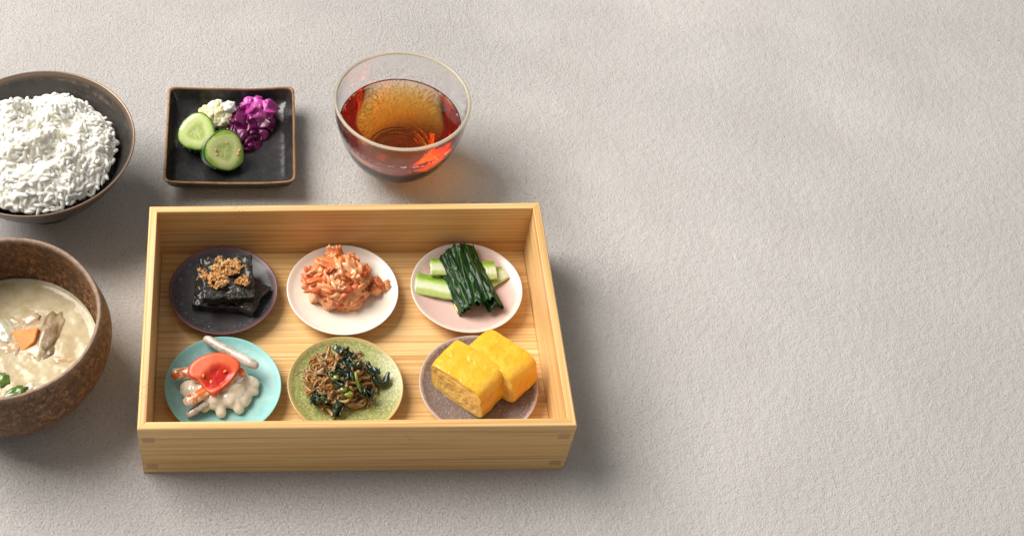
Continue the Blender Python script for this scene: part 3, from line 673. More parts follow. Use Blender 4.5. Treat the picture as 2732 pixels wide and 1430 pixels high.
def build_seaweed():
    m = NT('simmered_kelp'); v = m.coord()
    c = m.ramp(m.noise(v, 160, 4, 0.65), [(0.3, (0.006, 0.005, 0.004)), (0.55, (0.014, 0.011, 0.006)), (0.70, (0.065, 0.038, 0.012))])
    m.color(c); m.set(Roughness=0.24, Specular_IOR_Level=0.5)
    m.b.inputs['Coat Weight'].default_value = 0.5; m.b.inputs['Coat Roughness'].default_value = 0.1
    m.bump(m.math('ADD', m.noise(v, 330, 4, 0.65, 1.5), m.math('MULTIPLY', m.noise(v, 90, 2), 0.8)), 0.9, 0.0022)
    x, y, zp = PL['kelp']
    def put(me, u, vv, z, rot, label):
        p = at(u, vv, z); tag(link('seaweed_slab', me, m.m, loc=p, rot=rot), label, 'seaweed', 'simmered seaweed slabs')
    put(slab('seaweed_slab', 0.040, 0.034, 0.0070, 1.0), 590, 776, zp + 0.0045, (0.03, 0.0, R(-6)), 'black simmered seaweed slab lowest in its stack on the charcoal plate')
    put(slab('seaweed_slab', 0.042, 0.028, 0.0060, 4.0), 632, 768, zp + 0.0090, (-0.02, 0.12, R(-32)), 'seaweed slab turned askew, its corner poking out of the stack')
    put(slab('seaweed_slab', 0.0385, 0.036, 0.0080, 7.0), 607, 746, zp + 0.0158, (0.08, 0.05, R(4)), 'glossy black seaweed slab topmost under the orange fish flakes')
    # bonito flakes
    fm = mat_food('fish_flake', [(0.3, (0.62, 0.29, 0.085)), (0.5, (0.76, 0.42, 0.16)), (0.75, (0.87, 0.60, 0.30))], 350, 0.5, 0.3, (1, .5, .2), 0.002, 0.4, 900, use_rand=True)
    rnd = random.Random(21); ms = []
    for k in range(7):
        def fn(a, b, k=k):
            rag = 0.55 + 0.75 * abs(n3(a * 7 + k * 3, b * 7, k))
            return ((a - 0.5) * 0.0046 * rag, (b - 0.5) * 0.0036 * rag + 0.0006 * n3(a * 6, k), 0.0022 * fbm((a * 3 + k, b * 3, k * 2.0), 3) + 0.0008 * (2 * a - 1) ** 2)
        me = sheet('fish_flake', 7, 7, fn, 0.00035); me.materials.append(fm); ms.append(me)
    root = empty('fish_flakes', at(600, 735, zp + 0.0178)); tag(root, 'orange brown dried fish flakes heaped on the seaweed', 'fish flakes'); o0 = root.location
    def cl(u, v, ru, rv, n, h):
        for i in range(n):
            t = rnd.uniform(0, 6.283); q = math.sqrt(rnd.random())
            uu, vv = u + ru * q * math.cos(t), v + rv * q * math.sin(t)
            p = at(uu, vv, zp + 0.0205) + Vector((0, 0, rnd.uniform(0, h) * (1 - q * 0.7)))
            o = link('fish_flake', ms[rnd.randrange(7)], None, root, p - o0, (rnd.gauss(0, 0.7), rnd.gauss(0, 0.7), rnd.uniform(0, 6.28)), smooth=False)
            s = rnd.uniform(0.7, 1.15); o.scale = (s, s, s)
    cl(604, 718, 40, 19, 96, 0.006); cl(580, 748, 26, 22, 64, 0.005); cl(541, 732, 11, 14, 16, 0.003); cl(648, 748, 18, 14, 22, 0.003); cl(585, 700, 10, 11, 12, 0.004); cl(630, 708, 22, 11, 16, 0.004)
build_seaweed()

# ================================================================== salmon on the ivory plate
def build_salmon():
    x, y, zp = PL['salmon']; rnd = random.Random(31)
    root = empty('salmon_heap', (0, 0, 0)); c = at(905, 770, zp); root.location = (c.x, c.y, zp)
    tag(root, 'heap of flaked orange salmon on the ivory plate', 'salmon')
    m1 = mat_food('salmon_flesh', [(0.30, (0.60, 0.12, 0.030)), (0.5, (0.76, 0.235, 0.070)), (0.70, (0.84, 0.40, 0.185))], 190, 0.33, 0.4, (1, .45, .25), 0.003, 0.5, 420, 0.25, use_rand=True, vec=(1, 2.2, 1))
    m2 = mat_food('salmon_fat', [(0.30, (0.72, 0.23, 0.08)), (0.5, (0.80, 0.37, 0.165)), (0.7, (0.85, 0.50, 0.29))], 160, 0.3, 0.4, (1, .6, .4), 0.003, 0.3, 380, 0.3, vec=(1, 2.2, 1))
    m3 = mat_food('salmon_dark', [(0.30, (0.25, 0.085, 0.055)), (0.7, (0.42, 0.19, 0.135))], 200, 0.4, 0.2, bump=0.4)
    ms = []
    for k in range(10):
        bm = bmesh.new(); bmesh.ops.create_icosphere(bm, subdivisions=3, radius=1.0)
        for v in bm.verts:
            q = v.co.copy()
            k1 = 1 + 0.55 * fbm((q.x * 1.6 + k * 5, q.y * 1.6, q.z * 1.6), 4)
            fib = 0.16 * n3(q.x * 1.3, q.y * 6 + k, q.z * 6)
            sq = max(abs(q.x), abs(q.y), abs(q.z)) ** -0.45
            v.co = Vector((q.x * 0.0084, q.y * 0.0050, q.z * 0.0024)) * (k1 + fib) * sq
            v.co.z += 0.0012 * q.x * q.x * (1 if k % 2 else -1)
        me = bm_mesh('salmon_flake', bm); me.polygons.foreach_set('use_smooth', [True] * len(me.polygons)); ms.append(me)
    vari = {}
    def put(p, rot, s, mt):
        me = rnd.choice(ms); key = (me.name, mt.name)
        if key not in vari:
            c2 = me.copy(); c2.materials.append(mt); vari[key] = c2
        o = link('salmon_flake', vari[key], None, root, p, rot, smooth=False); o.scale = s
    core = link('heap_core', blob('heap_core', 0.0205, 0.0195, 0.0175, 4, 0.22, 2.2, 3.0), m1, root, (-0.0006, 0.0015, 0.0045))
    for i in range(100):
        t = rnd.uniform(0, 6.283); ph = math.acos(1 - rnd.random() * 0.98)
        rr = 1 + 0.10 * n3(math.cos(t) * 2, math.sin(t) * 2, 5)
        d = Vector((math.sin(ph) * math.cos(t) * 0.0215, math.sin(ph) * math.sin(t) * 0.0205, math.cos(ph) * 0.0200)) * rr
        if d.z < 0.001: d.z = 0.0015
        d += Vector((-0.0006, 0.0012, 0.0015))
        nv = Vector((d.x, d.y, d.z * 1.1)).normalized()
        q = nv.to_track_quat('Z', 'Y') @ Euler((rnd.gauss(0, 0.3), rnd.gauss(0, 0.35), rnd.uniform(0, 6.28))).to_quaternion()
        k = rnd.random(); mt = m1 if k < 0.68 else (m2 if k < 0.94 else m3)
        s = rnd.uniform(0.55, 1.25) * (0.65 if mt is m3 else 1)
        put(d, q.to_euler(), (s * rnd.uniform(0.8, 1.2), s * rnd.uniform(0.7, 1.1), s * rnd.uniform(0.8, 1.2)), mt)
    for (u, v, z, s, rot) in ((880, 668, 0.0185, 0.55, (0.3, -1.1, 1.0)), (888, 686, 0.021, 0.5, (0.2, -0.6, 0.9)), (1015, 765, 0.003, 0.9, (0, 0, 0.3)), (1004, 772, 0.004, 0.8, (0, 0.2, 1.0)), (1010, 755, 0.005, 0.7, (0.3, 0, 2.0)), (905, 672, 0.0195, 0.6, (0.4, -0.9, 2.0))):
        p = at(u, v, zp + z) - root.location; put(p, rot, (s, s, s), m1)
build_salmon()

# ================================================================== boiled greens on the pink plate
def build_greens():
    x, y, zp = PL['greens']; rnd = random.Random(41)
    st = NT('pale_green_stem'); v = st.coord(); s = st.sep(v)
    f = st.math('ADD', st.mrange(s[1], -0.007, 0.007, smooth=False), st.math('MULTIPLY', st.math('SUBTRACT', st.noise(st.coord((60, 260, 200)), 1.0, 3), 0.5), 0.35))
    st.color(st.ramp(f, [(0.10, (0.44, 0.52, 0.15)), (0.30, (0.70, 0.75, 0.52)), (0.60, (0.66, 0.73, 0.45)), (0.80, (0.42, 0.57, 0.13)), (0.92, (0.22, 0.40, 0.04))]))
    st.set(Roughness=0.16); st.sss(0.6, (0.7, 1.0, 0.35), 0.004); st.bump(st.noise(st.coord((90, 420, 200)), 1.0, 3), 0.35, 0.0008)
    st.b.inputs['Coat Weight'].default_value = 0.5; st.b.inputs['Coat Roughness'].default_value = 0.1
    def stem(u0, v0, u1, v1, z, w, label, arch=0.0006, roll=0.0):
        a, b = at(u0, v0, z), at(u1, v1, z); L = (b - a).length
        def fn(i, j):
            xx = (i - 0.5) * L; q = 2 * j - 1
            return (xx + 0.0008 * n3(j * 4, u0) * (1 if i > 0.5 else -1), q * w / 2 * (1 - 0.10 * i + 0.03 * n3(i * 5, j)), arch * (1 - q * q) + 0.0003 * fbm((i * 8, j * 5, u0), 2))
        o = link('stem_piece', sheet('stem_piece', 26, 14, fn, 0.0024), st.m, loc=(a + b) / 2, rot=(roll, 0, math.atan2(b.y - a.y, b.x - a.x)))
        tag(o, label, 'vegetable', 'pale green stem pieces')
    stem(1108, 757, 1226, 778, zp + 0.0030, 0.0190, 'wide pale green stem piece reaching the edge of the pink plate')
    stem(1148, 713, 1230, 716, zp + 0.0070, 0.0150, 'pale green stem piece tucked above the wide one')
    stem(1290, 724, 1322, 722, zp + 0.0070, 0.0180, 'curved light green stem end emerging past the dark leaves', roll=0.0)
    stem(1300, 752, 1346, 728, zp + 0.0030, 0.0130, 'yellow green stem end lying flat beyond the dark leaves')
    lf = NT('boiled_leaf'); v = lf.coord()
    f = lf.noise(lf.coord((300, 90, 200)), 1.0, 4, 0.6, 0.5, lf.math('MULTIPLY', lf.rand(), 19.0))
    c = lf.ramp(f, [(0.30, (0.002, 0.014, 0.003)), (0.55, (0.005, 0.034, 0.005)), (0.72, (0.012, 0.066, 0.008)), (0.85, (0.045, 0.14, 0.015))])
    c = lf.mix(lf.math('MULTIPLY', lf.attr('rim'), 0.6), c, (0.10, 0.24, 0.035))
    lf.color(c); lf.set(Roughness=0.30, Specular_IOR_Level=0.28); lf.sss(0.15, (0.3, 1, 0.2), 0.002)
    lf.b.inputs['Coat Weight'].default_value = 0.06; lf.b.inputs['Coat Roughness'].default_value = 0.18
    lf.bump(lf.noise(lf.coord((420, 120, 300)), 1.0, 3, 0.6, 0.8), 0.35, 0.0008)
    # bundle frame: origin at centre, e1 across, e2 along the leaves
    cpt = at(1251, 752, zp + 0.006); root = empty('greens_bundle', (cpt.x, cpt.y, zp))
    ang = math.atan2(-0.050, 0.0145) + math.pi / 2      # tilt of the bundle
    root.rotation_euler = (0, 0, R(13)); root.scale = (0.84, 1.0, 1.0)
    tag(root, 'bundle of dark green boiled leaves across pale stems', 'greens')
    def leaf(w, l, h, sd, fold):
        def fn(a, b):
            q = 2 * a - 1; t = (b - 0.5) * l
            end = 0.0030 * n3(a * 4 + sd, 2.0, sd) + 0.0012 * n3(a * 15 + sd, 5.0)
            rid = 1 - 2.2 * abs(n3(a * 3.0 + sd + 0.5 * n3(b * 2, sd), b * 1.3, sd))
            z = h * (1 - abs(q) ** 2.4) + fold * 1.15 * rid * (1 - q ** 6) + 0.0012 * fbm((a * 4.5 + sd, b * 5, sd), 3)
            xx = q * w / 2 * (1 + 0.16 * n3(b * 2.4, sd)) + 0.0022 * n3(b * 2.2 + sd, 8.0)
            return (xx, t + end * (1 if b > 0.5 else -1) * (2 * abs(b - 0.5)) ** 3 * 1.6, z)
        nu, nv = 40, 44
        me = sheet('leaf', nu, nv, fn, 0.0004)
        at_ = me.attributes.new('rim', 'FLOAT', 'POINT')
        vals = []
        for side in range(2):
            for i in range(nu + 1):
                for j in range(nv + 1):
                    a, b = i / nu, j / nv
                    vein = math.exp(-((a - 0.5 - 0.05 * n3(b * 2, sd)) / 0.022) ** 2)
                    sv = max(0.0, math.cos((b * 5 + abs(a - 0.5) * 3 + sd) * 6.283)) ** 24 * 0.35
                    vals.append(min(1.0, max(vein, sv)))
        at_.data.foreach_set('value', vals); return me
    W = [(-0.0100, 0.000, 0.0030, 0.0180, 0.050, 0.0080, 1.1, 0.0014, (0, -0.30, 0.05)), (-0.0020, 0.0015, 0.0065, 0.0200, 0.053, 0.0085, 3.7, 0.0016, (0.03, -0.08, -0.04)),
         (0.0060, 0.0020, 0.0060, 0.0190, 0.056, 0.0085, 6.3, 0.0016, (-0.02, 0.12, 0.05)), (0.0115, 0.0000, 0.0025, 0.0160, 0.058, 0.0080, 8.9, 0.0012, (0, 0.40, 0.06)),
         (0.000, 0.000, 0.0005, 0.029, 0.049, 0.0105, 11.2, 0.0010, (0, 0, 0)), (-0.0085, 0.003, 0.0085, 0.0120, 0.040, 0.0050, 14.6, 0.0014, (0.04, -0.30, 0.10)),
         (-0.0140, -0.004, 0.0010, 0.0090, 0.036, 0.0060, 19.8, 0.0012, (0, -0.5, 0.12))]
    for (px, py, pz, w, l, h, sd, fo, rot) in W:
        link('leaf', leaf(w, l, h, sd, fo), lf.m, root, (px, py, pz), rot)
    yl = mat_food('yellow_leaf_rib', [(0.3, (0.55, 0.55, 0.05)), (0.7, (0.68, 0.66, 0.16))], 160, 0.2, 0.4, (.8, 1, .2), bump=0.2, coat=0.4)
    a, b = at(1216, 800, zp + 0.002), at(1228, 833, zp + 0.002)
    link('leaf_rib', tube('leaf_rib', [a.lerp(b, k / 8) for k in range(9)], [0.0012, 0.0022, 0.0026, 0.0028, 0.0028, 0.0027, 0.0026, 0.0024, 0.0018], 10, 0.6, 0.15), yl, None)
    o = bpy.data.objects['leaf_rib']; o.parent = root; o.matrix_parent_inverse = (Matrix.Translation(root.location) @ Euler((0, 0, R(13))).to_matrix().to_4x4() @ Matrix.Diagonal((0.84, 1, 1, 1))).inverted()
build_greens()

# ================================================================== creamy salad with tomato
def build_salad():
    x, y, zp = PL['salad']; rnd = random.Random(51)
    m = NT('creamy_dressing'); v = m.coord()
    c = m.ramp(m.noise(v, 110, 4), [(0.3, (0.62, 0.52, 0.37)), (0.5, (0.75, 0.66, 0.51)), (0.7, (0.82, 0.76, 0.64))])
    m.color(c); m.set(Roughness=0.14); m.sss(0.5, (1, 0.8, 0.55), 0.004); m.bump(m.noise(v, 160, 2), 0.2, 0.0010)
    m.b.inputs['Coat Weight'].default_value = 0.5; m.b.inputs['Coat Roughness'].default_value = 0.08
    S = lambda zu, zv: (430 + zu / 4.991, 870 + zv / 4.991)
    def P(zu, zv, z): u, w = S(zu, zv); return at(u, w, zp + z)
    blobs = []
    for zu, zv, z, r in ((820, 820, 0.004, 0.0125), (620, 850, 0.005, 0.011), (950, 820, 0.005, 0.0115), (1050, 950, 0.003, 0.0080), (1180, 780, 0.004, 0.0065), (430, 850, 0.004, 0.0085), (700, 960, 0.006, 0.0080), (900, 960, 0.006, 0.0070), (700, 700, 0.003, 0.0090), (900, 700, 0.003, 0.0090), (440, 1130, 0.0015, 0.0032), (1000, 700, 0.006, 0.0085)):
        p = P(zu, zv, z); blobs.append((blob('b', r * 1.12, r * 1.12, r * 0.85, 3, 0.15, 1.5, zu * 0.01), Matrix.Translation(p)))
    for (a0, b0, z0, a1, b1, z1, r) in ((760, 900, .0085, 800, 1185, .0030, .0040), (930, 880, .0085, 1050, 1130, .0030, .0042), (1060, 780, .0080, 1265, 880, .0032, .0036), (640, 960, .0070, 560, 1110, .0035, .0040), (420, 800, .0070, 350, 960, .0040, .0038)):
        pa, pb = P(a0, b0, z0), P(a1, b1, z1); e = (pb - pa).normalized() * r * 0.5
        pts = [pa.lerp(pb, k / 8) for k in range(9)] + [pb + e]
        blobs.append((tube('b', pts, [r * q for q in (0.8, 1, 1, 1, 1, 1, 1, 0.98, 0.86, 0.4)], 14, 0.9, 0.12, a0), Matrix()))
    me = join_meshes('creamy_salad', blobs); o0 = P(800, 850, 0)
    for vv in me.vertices:
        vv.co = Vector(vv.co) - o0
        vv.co.z = max(vv.co.z, -0.0008)
    o = link('creamy_salad', me, m.m, loc=o0); remesh(o, 0.00055, 12)
    tag(o, 'creamy beige dressed salad heap on the turquoise plate', 'salad')
    bu = NT('dressed_burdock'); v = bu.coord((1, 1, 1))
    c = bu.ramp(bu.noise(v, 130, 4, 0.6), [(0.3, (0.30, 0.235, 0.175)), (0.5, (0.50, 0.43, 0.34)), (0.68, (0.68, 0.61, 0.51))])
    bu.color(c); bu.set(Roughness=0.2); bu.sss(0.3, (1, .8, .6), 0.003); bu.bump(bu.noise(v, 200, 3), 0.3, 0.0008); bu.b.inputs['Coat Weight'].default_value = 0.5
    def stick(name, a, b, r, mat, label, cat, flat=1.0, lump=0.10, n=14, grp=None):
        pts = [a.lerp(b, k / n) for k in range(n + 1)]; c0 = (a + b) / 2
        rad = [r * min(1.0, 0.72 + 0.28 * min(k, n - k) / 1.0) for k in range(n + 1)]
        e = (b - a).normalized() * r * 0.22; pts = [pts[0] - e] + pts + [pts[-1] + e]; rad = [r * 0.42] + rad + [r * 0.42]
        me = tube(name, [q - c0 for q in pts], rad, 14, flat, lump, a.x * 999)
        return tag(link(name, me, mat, loc=c0), label, cat, grp)
    stick('burdock_stick', P(585, 165, 0.0095), P(1275, 535, 0.0150), 0.0035, bu.m, 'greyish burdock stick jutting past the plate behind the tomato', 'burdock')
    stick('burdock_stick', P(350, 1185, 0.0060), P(1090, 680, 0.0140), 0.0030, bu.m, 'thin burdock strip half buried in the cream', 'burdock', 0.55)
    ca = NT('dressed_carrot'); v = ca.coord()
    c = ca.ramp(ca.noise(v, 150, 3, 0.5, 0.6), [(0.40, (0.66, 0.14, 0.018)), (0.46, (0.72, 0.26, 0.08)), (0.53, (0.76, 0.60, 0.46))])
    ca.color(c); ca.set(Roughness=0.18); ca.sss(0.35, (1, .5, .25), 0.003); ca.bump(ca.noise(v, 150, 3), 0.3, 0.0012); ca.b.inputs['Coat Weight'].default_value = 0.5
    stick('carrot_strip', P(150, 640, 0.0100), P(480, 610, 0.0120), 0.0044, ca.m, 'short cream coated carrot piece poking out beside the tomato', 'carrot', 0.75, 0.15)
    stick('carrot_strip', P(320, 1025, 0.0110), P(1090, 590, 0.0150), 0.0046, ca.m, 'long cream coated carrot strip under the tomato', 'carrot', 0.6, 0.12)
    # tomato wedge: skin arc behind, concave seed pocket towards the camera
    tf = NT('tomato_flesh'); v = tf.coord()
    c = tf.ramp(tf.attr('rim'), [(0.0, (0.55, 0.014, 0.006)), (0.30, (0.66, 0.040, 0.014)), (0.58, (0.78, 0.125, 0.045)), (0.80, (0.80, 0.165, 0.065)), (1.0, (0.76, 0.085, 0.025))])
    tf.color(c); tf.set(Roughness=0.38); tf.sss(0.45, (1, .25, .12), 0.003); tf.bump(tf.noise(v, 260, 3), 0.2, 0.0008); tf.b.inputs['Coat Weight'].default_value = 0.05
    ts = mat_food('tomato_skin', [(0.3, (0.70, 0.045, 0.012)), (0.7, (0.80, 0.13, 0.03))], 110, 0.2, 0.35, (1, .25, .1), 0.003, 0.08, 300, 0.5)
    ol = [(345, 600, 18), (385, 500, 19.5), (500, 405, 21), (640, 350, 22), (780, 338, 22), (910, 370, 21.5), (1010, 430, 20.5), (1058, 510, 19), (1010, 620, 17.5), (910, 735, 16), (800, 830, 15), (690, 905, 14), (590, 825, 15), (480, 715, 16.5), (385, 665, 17.5)]
    c0 = P(700, 620, 0.0180); root = empty('tomato_wedge', c0)
    tag(root, 'red tomato wedge lying on top of the creamy salad', 'tomato')
    pts = [P(a, b, c * 0.001 + 0.0025) - c0 for a, b, c in ol]; pts.append(pts[0])
    ring = curve_pts(pts, 5)[:-1]; NS = len(ring); NR = 20
    cen = P(725, 655, 0.0212) - c0
    pc = P(745, 665, 0.0200) - c0
    V, Fc, A2 = [tuple(cen + Vector((0, 0, -0.0030)))], [], [0.0]
    for i in range(1, NR + 1):
        q = i / NR
        for k in range(NS):
            p = cen.lerp(ring[k], q)
            ex, ey = p.x - pc.x, p.y - pc.y; ca_, sa_ = math.cos(0.55), math.sin(0.55)
            d_ = math.hypot((ex * ca_ + ey * sa_) / 0.0118, (-ex * sa_ + ey * ca_) / 0.0072) + 0.13 * fbm((p.x * 150, p.y * 150, 2), 2)
            pk = max(0.0, min(1.0, (1.25 - d_) / 0.75)); pk = pk * pk * (3 - 2 * pk)
            dep = -0.0030 * pk + 0.0003 * fbm((p.x * 200, p.y * 200, 2), 2) * pk - 0.0014 * (max(0, q - 0.88) / 0.12) ** 2
            V.append(tuple(p + Vector((0, 0, dep)))); A2.append(0.66 * (1 - pk) + (0.34 * max(0, q - 0.80) / 0.2) + 0.08 * n3(p.x * 300, p.y * 300, 4))
    for k in range(NS): Fc.append((0, 1 + k, 1 + (k + 1) % NS))
    for i in range(NR - 1):
        for k in range(NS):
            a = 1 + i * NS + k; b = 1 + i * NS + (k + 1) % NS; Fc.append((a, a + NS, b + NS, b))
    me = mesh_from('flesh', V, Fc)
    bm = bmesh.new(); bm.from_mesh(me); bmesh.ops.recalc_face_normals(bm, faces=bm.faces)
    if sum(f.normal.z for f in bm.faces) < 0: bmesh.ops.reverse_faces(bm, faces=bm.faces)
    bm.to_mesh(me); bm.free()
    t_ = me.attributes.new('rim', 'FLOAT', 'POINT'); t_.data.foreach_set('value', [max(0.0, min(1.0, q)) for q in A2])
    link('flesh', me, tf.m, root)
    V, Fc = [], []; NQ = 10
    for i in range(NQ + 1):
        ph = i / NQ * math.pi / 2
        for k in range(NS):
            p = cen.lerp(ring[k], 0.02 + 0.98 * math.cos(ph) ** 0.7 if i < NQ else 0.02)
            V.append(tuple(p + Vector((0, 0, -0.0012 - 0.0095 * math.sin(ph)))))
    for i in range(NQ):
        for k in range(NS):
            k2 = (k + 1) % NS; Fc.append((i * NS + k, (i + 1) * NS + k, (i + 1) * NS + k2, i * NS + k2))
    Fc.append([NQ * NS + k for k in reversed(range(NS))])
    me = mesh_from('skin', V, Fc); bm = bmesh.new(); bm.from_mesh(me); bmesh.ops.recalc_face_normals(bm, faces=bm.faces); bm.to_mesh(me); bm.free()
    link('skin', me, ts, root)
    sd = mat_food('tomato_seed', [(0.3, (0.74, 0.20, 0.04)), (0.7, (0.82, 0.36, 0.10))], 300, 0.2, 0.5, coat=0.5)
    for (zu, zv, s) in ((560, 660, 0.0013), (640, 610, 0.0010), (665, 740, 0.0011), (850, 600, 0.0011)):
        link('seed', blob('seed', s * 1.3, s * 0.9, s * 0.8, 2, 0.15, 2, zu), sd, root, P(zu, zv, 0.0196) - c0, (0.3, 0.2, zu * 0.3))
build_salad()

# ================================================================== tiny fish on the moss plate
def build_fish():
    x, y, zp = PL['fish']; rnd = random.Random(61)
    c0 = at(906, 1022, zp); root = empty('tiny_fish_heap', (c0.x, c0.y, zp))
    tag(root, 'heap of tiny simmered fish with dark green bits', 'fish')
    fmat = NT('simmered_fish'); v = fmat.coord()
    f = fmat.math('ADD', fmat.math('MULTIPLY', fmat.noise(v, 240, 3), 0.5), fmat.math('MULTIPLY', fmat.rand(), 0.5))
    fmat.color(fmat.ramp(f, [(0.25, (0.42, 0.185, 0.040)), (0.45, (0.52, 0.29, 0.090)), (0.60, (0.54, 0.37, 0.165)), (0.78, (0.48, 0.41, 0.27))]))
    fmat.set(Roughness=0.26); fmat.sss(0.45, (1, .6, .3), 0.003); fmat.bump(fmat.noise(v, 500, 2), 0.25, 0.0005)
    fmat.b.inputs['Coat Weight'].default_value = 0.25; fmat.b.inputs['Coat Roughness'].default_value = 0.1
    tr = fmat.n('ShaderNodeBsdfTranslucent'); tr.inputs['Color'].default_value = (0.70, 0.42, 0.15, 1)
    mx_ = fmat.n('ShaderNodeMixShader'); mx_.inputs[0].default_value = 0.38
    fmat.l(fmat.b.outputs[0], mx_.inputs[1]); fmat.l(tr.outputs[0], mx_.inputs[2]); fmat.l(mx_.outputs[0], fmat.out.inputs['Surface'])
    eye = NT('fish_eye'); eye.set(Base_Color=(0.012, 0.012, 0.014), Roughness=0.12)
    ms = []
    for k in range(14):
        L = rnd.uniform(0.014, 0.021); curv = rnd.choice((-1, 1)) * rnd.uniform(1.0, 5.0); n = 12; p = Vector((0, 0, 0)); a = 0; pts = []
        wz = rnd.uniform(-0.0018, 0.0018)
        for i in range(n + 1):
            pts.append(p + Vector((0, 0, wz * math.sin(i * 0.5 + k)))); a += curv / n * (0.6 + 0.8 * i / n); p = p + Vector((math.cos(a), math.sin(a), 0)) * L / n
        cen = sum(pts, Vector()) / len(pts); pts = [q - cen for q in pts]
        w = rnd.uniform(0.00115, 0.0016)
        rad = [w * q for q in (0.45, 0.95, 1.1, 1.05, 1.0, 0.98, 0.92, 0.85, 0.75, 0.62, 0.46, 0.30, 0.12)]
        me = tube('tiny_fish', pts, rad, 8, 0.85, 0.25, k)
        me.materials.append(fmat.m); me.materials.append(eye.m)
        bm = bmesh.new(); bm.from_mesh(me)
        d = (pts[2] - pts[0]).normalized(); s = d.cross(Vector((0, 0, 1))).normalized()
        for sg in (1, -1):
            r = bmesh.ops.create_icosphere(bm, subdivisions=1, radius=0.00062, matrix=Matrix.Translation(pts[1] + s * sg * w * 0.62 + Vector((0, 0, w * 0.45))))
            for vv in r['verts']:
                for fc in vv.link_faces: fc.material_index = 1
        bm.to_mesh(me); bm.free(); me.polygons.foreach_set('use_smooth', [True] * len(me.polygons)); ms.append(me)
    def hh(px, py): return 0.0150 * max(0.0, 1 - ((px / 0.0225) ** 2 + (py / 0.0225) ** 2)) ** 0.6
    for i in range(180):
        t = rnd.uniform(0, 6.283); q = 0.0232 * math.sqrt(rnd.random()) if i < 160 else rnd.uniform(0.0200, 0.0255)
        px, py = q * math.cos(t), q * math.sin(t) * 1.0
        z = hh(px, py) * rnd.uniform(0.55, 1.0) + 0.0022
        tilt = 0.75 if q < 0.018 else 0.25
        o = link('tiny_fish', rnd.choice(ms), None, root, (px, py, z), (rnd.gauss(0, tilt), rnd.gauss(0, tilt), rnd.uniform(0, 6.28)), smooth=False)
        s = rnd.uniform(0.7, 1.1); o.scale = (s, s, s)
    gl = NT('simmered_leaf'); v = gl.coord()
    gl.color(gl.ramp(gl.noise(v, 260, 3), [(0.35, (0.004, 0.012, 0.007)), (0.6, (0.012, 0.040, 0.014)), (0.78, (0.07, 0.14, 0.025))])); gl.set(Roughness=0.2)
    gl.bump(gl.noise(v, 500, 3), 0.6, 0.0010); gl.b.inputs['Coat Weight'].default_value = 0.5
    st = mat_food('simmered_stem', [(0.3, (0.075, 0.13, 0.012)), (0.7, (0.22, 0.29, 0.04))], 200, 0.2, 0.2, bump=0.2, coat=0.5)
    Q = lambda zu, zv, z: at(750 + zu / 5.186, 880 + zv / 5.186, zp + z) - root.location
    def bit(zu, zv, z, w, l, rz, sd):
        fn = lambda a, b: ((a - 0.5) * w * (1 + 0.4 * n3(b * 4, sd)), (b - 0.5) * l, 0.0022 * fbm((a * 3 + sd, b * 3, sd), 3) + 0.0016 * math.sin(a * 9 + sd) + 0.0010 * math.sin(b * 6))
        link('leaf_bit', sheet('leaf_bit', 18, 18, fn, 0.0006), gl.m, root, Q(zu, zv, z), (rnd.gauss(0, 0.4), rnd.gauss(0, 0.4), rz))
    for zu, zv, z, w, l, rz in ((820, 270, 0.0140, 0.007, 0.010, 0.3), (960, 350, 0.0165, 0.006, 0.012, 1.2), (930, 470, 0.0195, 0.009, 0.012, 0.4), (1020, 460, 0.0180, 0.009, 0.009, 0.8), (860, 560, 0.0190, 0.008, 0.011, 2.0), (920, 620, 0.0180, 0.005, 0.010, 0.2), (1250, 530, 0.011, 0.006, 0.014, 0.6), (470, 950, 0.0075, 0.007, 0.011, 0.2), (560, 930, 0.009, 0.004, 0.014, 0.7), (780, 1090, 0.007, 0.007, 0.012, -0.5), (1100, 830, 0.0115, 0.0055, 0.013, 0.3), (790, 730, 0.0165, 0.005, 0.008, 1.0), (1200, 870, 0.008, 0.006, 0.010, 0.9), (690, 600, 0.016, 0.005, 0.007, 0.4)):
        bit(zu, zv, z, w, l, rz, zu * 0.013)
    cur = [Q(1290, 600, 0.009), Q(1320, 700, 0.007), Q(1390, 745, 0.0045), Q(1450, 715, 0.0050), Q(1470, 640, 0.0065), Q(1490, 580, 0.0080)]
    cp = curve_pts(cur, 5); n = len(cp)
    link('leaf_curl', tube('leaf_curl', cp, [0.0021 * (0.5 + 0.9 * math.sin(math.pi * min(1, (i + 2) / n))) for i in range(n)], 10, 0.7, 0.5, 3), gl.m, root)
    for pts in ([Q(1030, 580, 0.0190), Q(1060, 740, 0.0165), Q(1140, 920, 0.0105)], [Q(560, 920, 0.010), Q(600, 1010, 0.007), Q(620, 1050, 0.005)]):
        cp = curve_pts(pts, 6); link('stem_bit', tube('stem_bit', cp, [0.0012] * len(cp), 8, 1, 0.2, 1), st, root)
    for zu, zv, z, r in ((765, 660, 0.0185, 0.0020), (865, 825, 0.0150, 0.0020), (945, 890, 0.0130, 0.0024)):
        link('stem_bit', blob('stem_bit', r * 1.4, r, r * 0.8, 3, 0.3, 1.6, zu), st, root, Q(zu, zv, z))
build_fish()

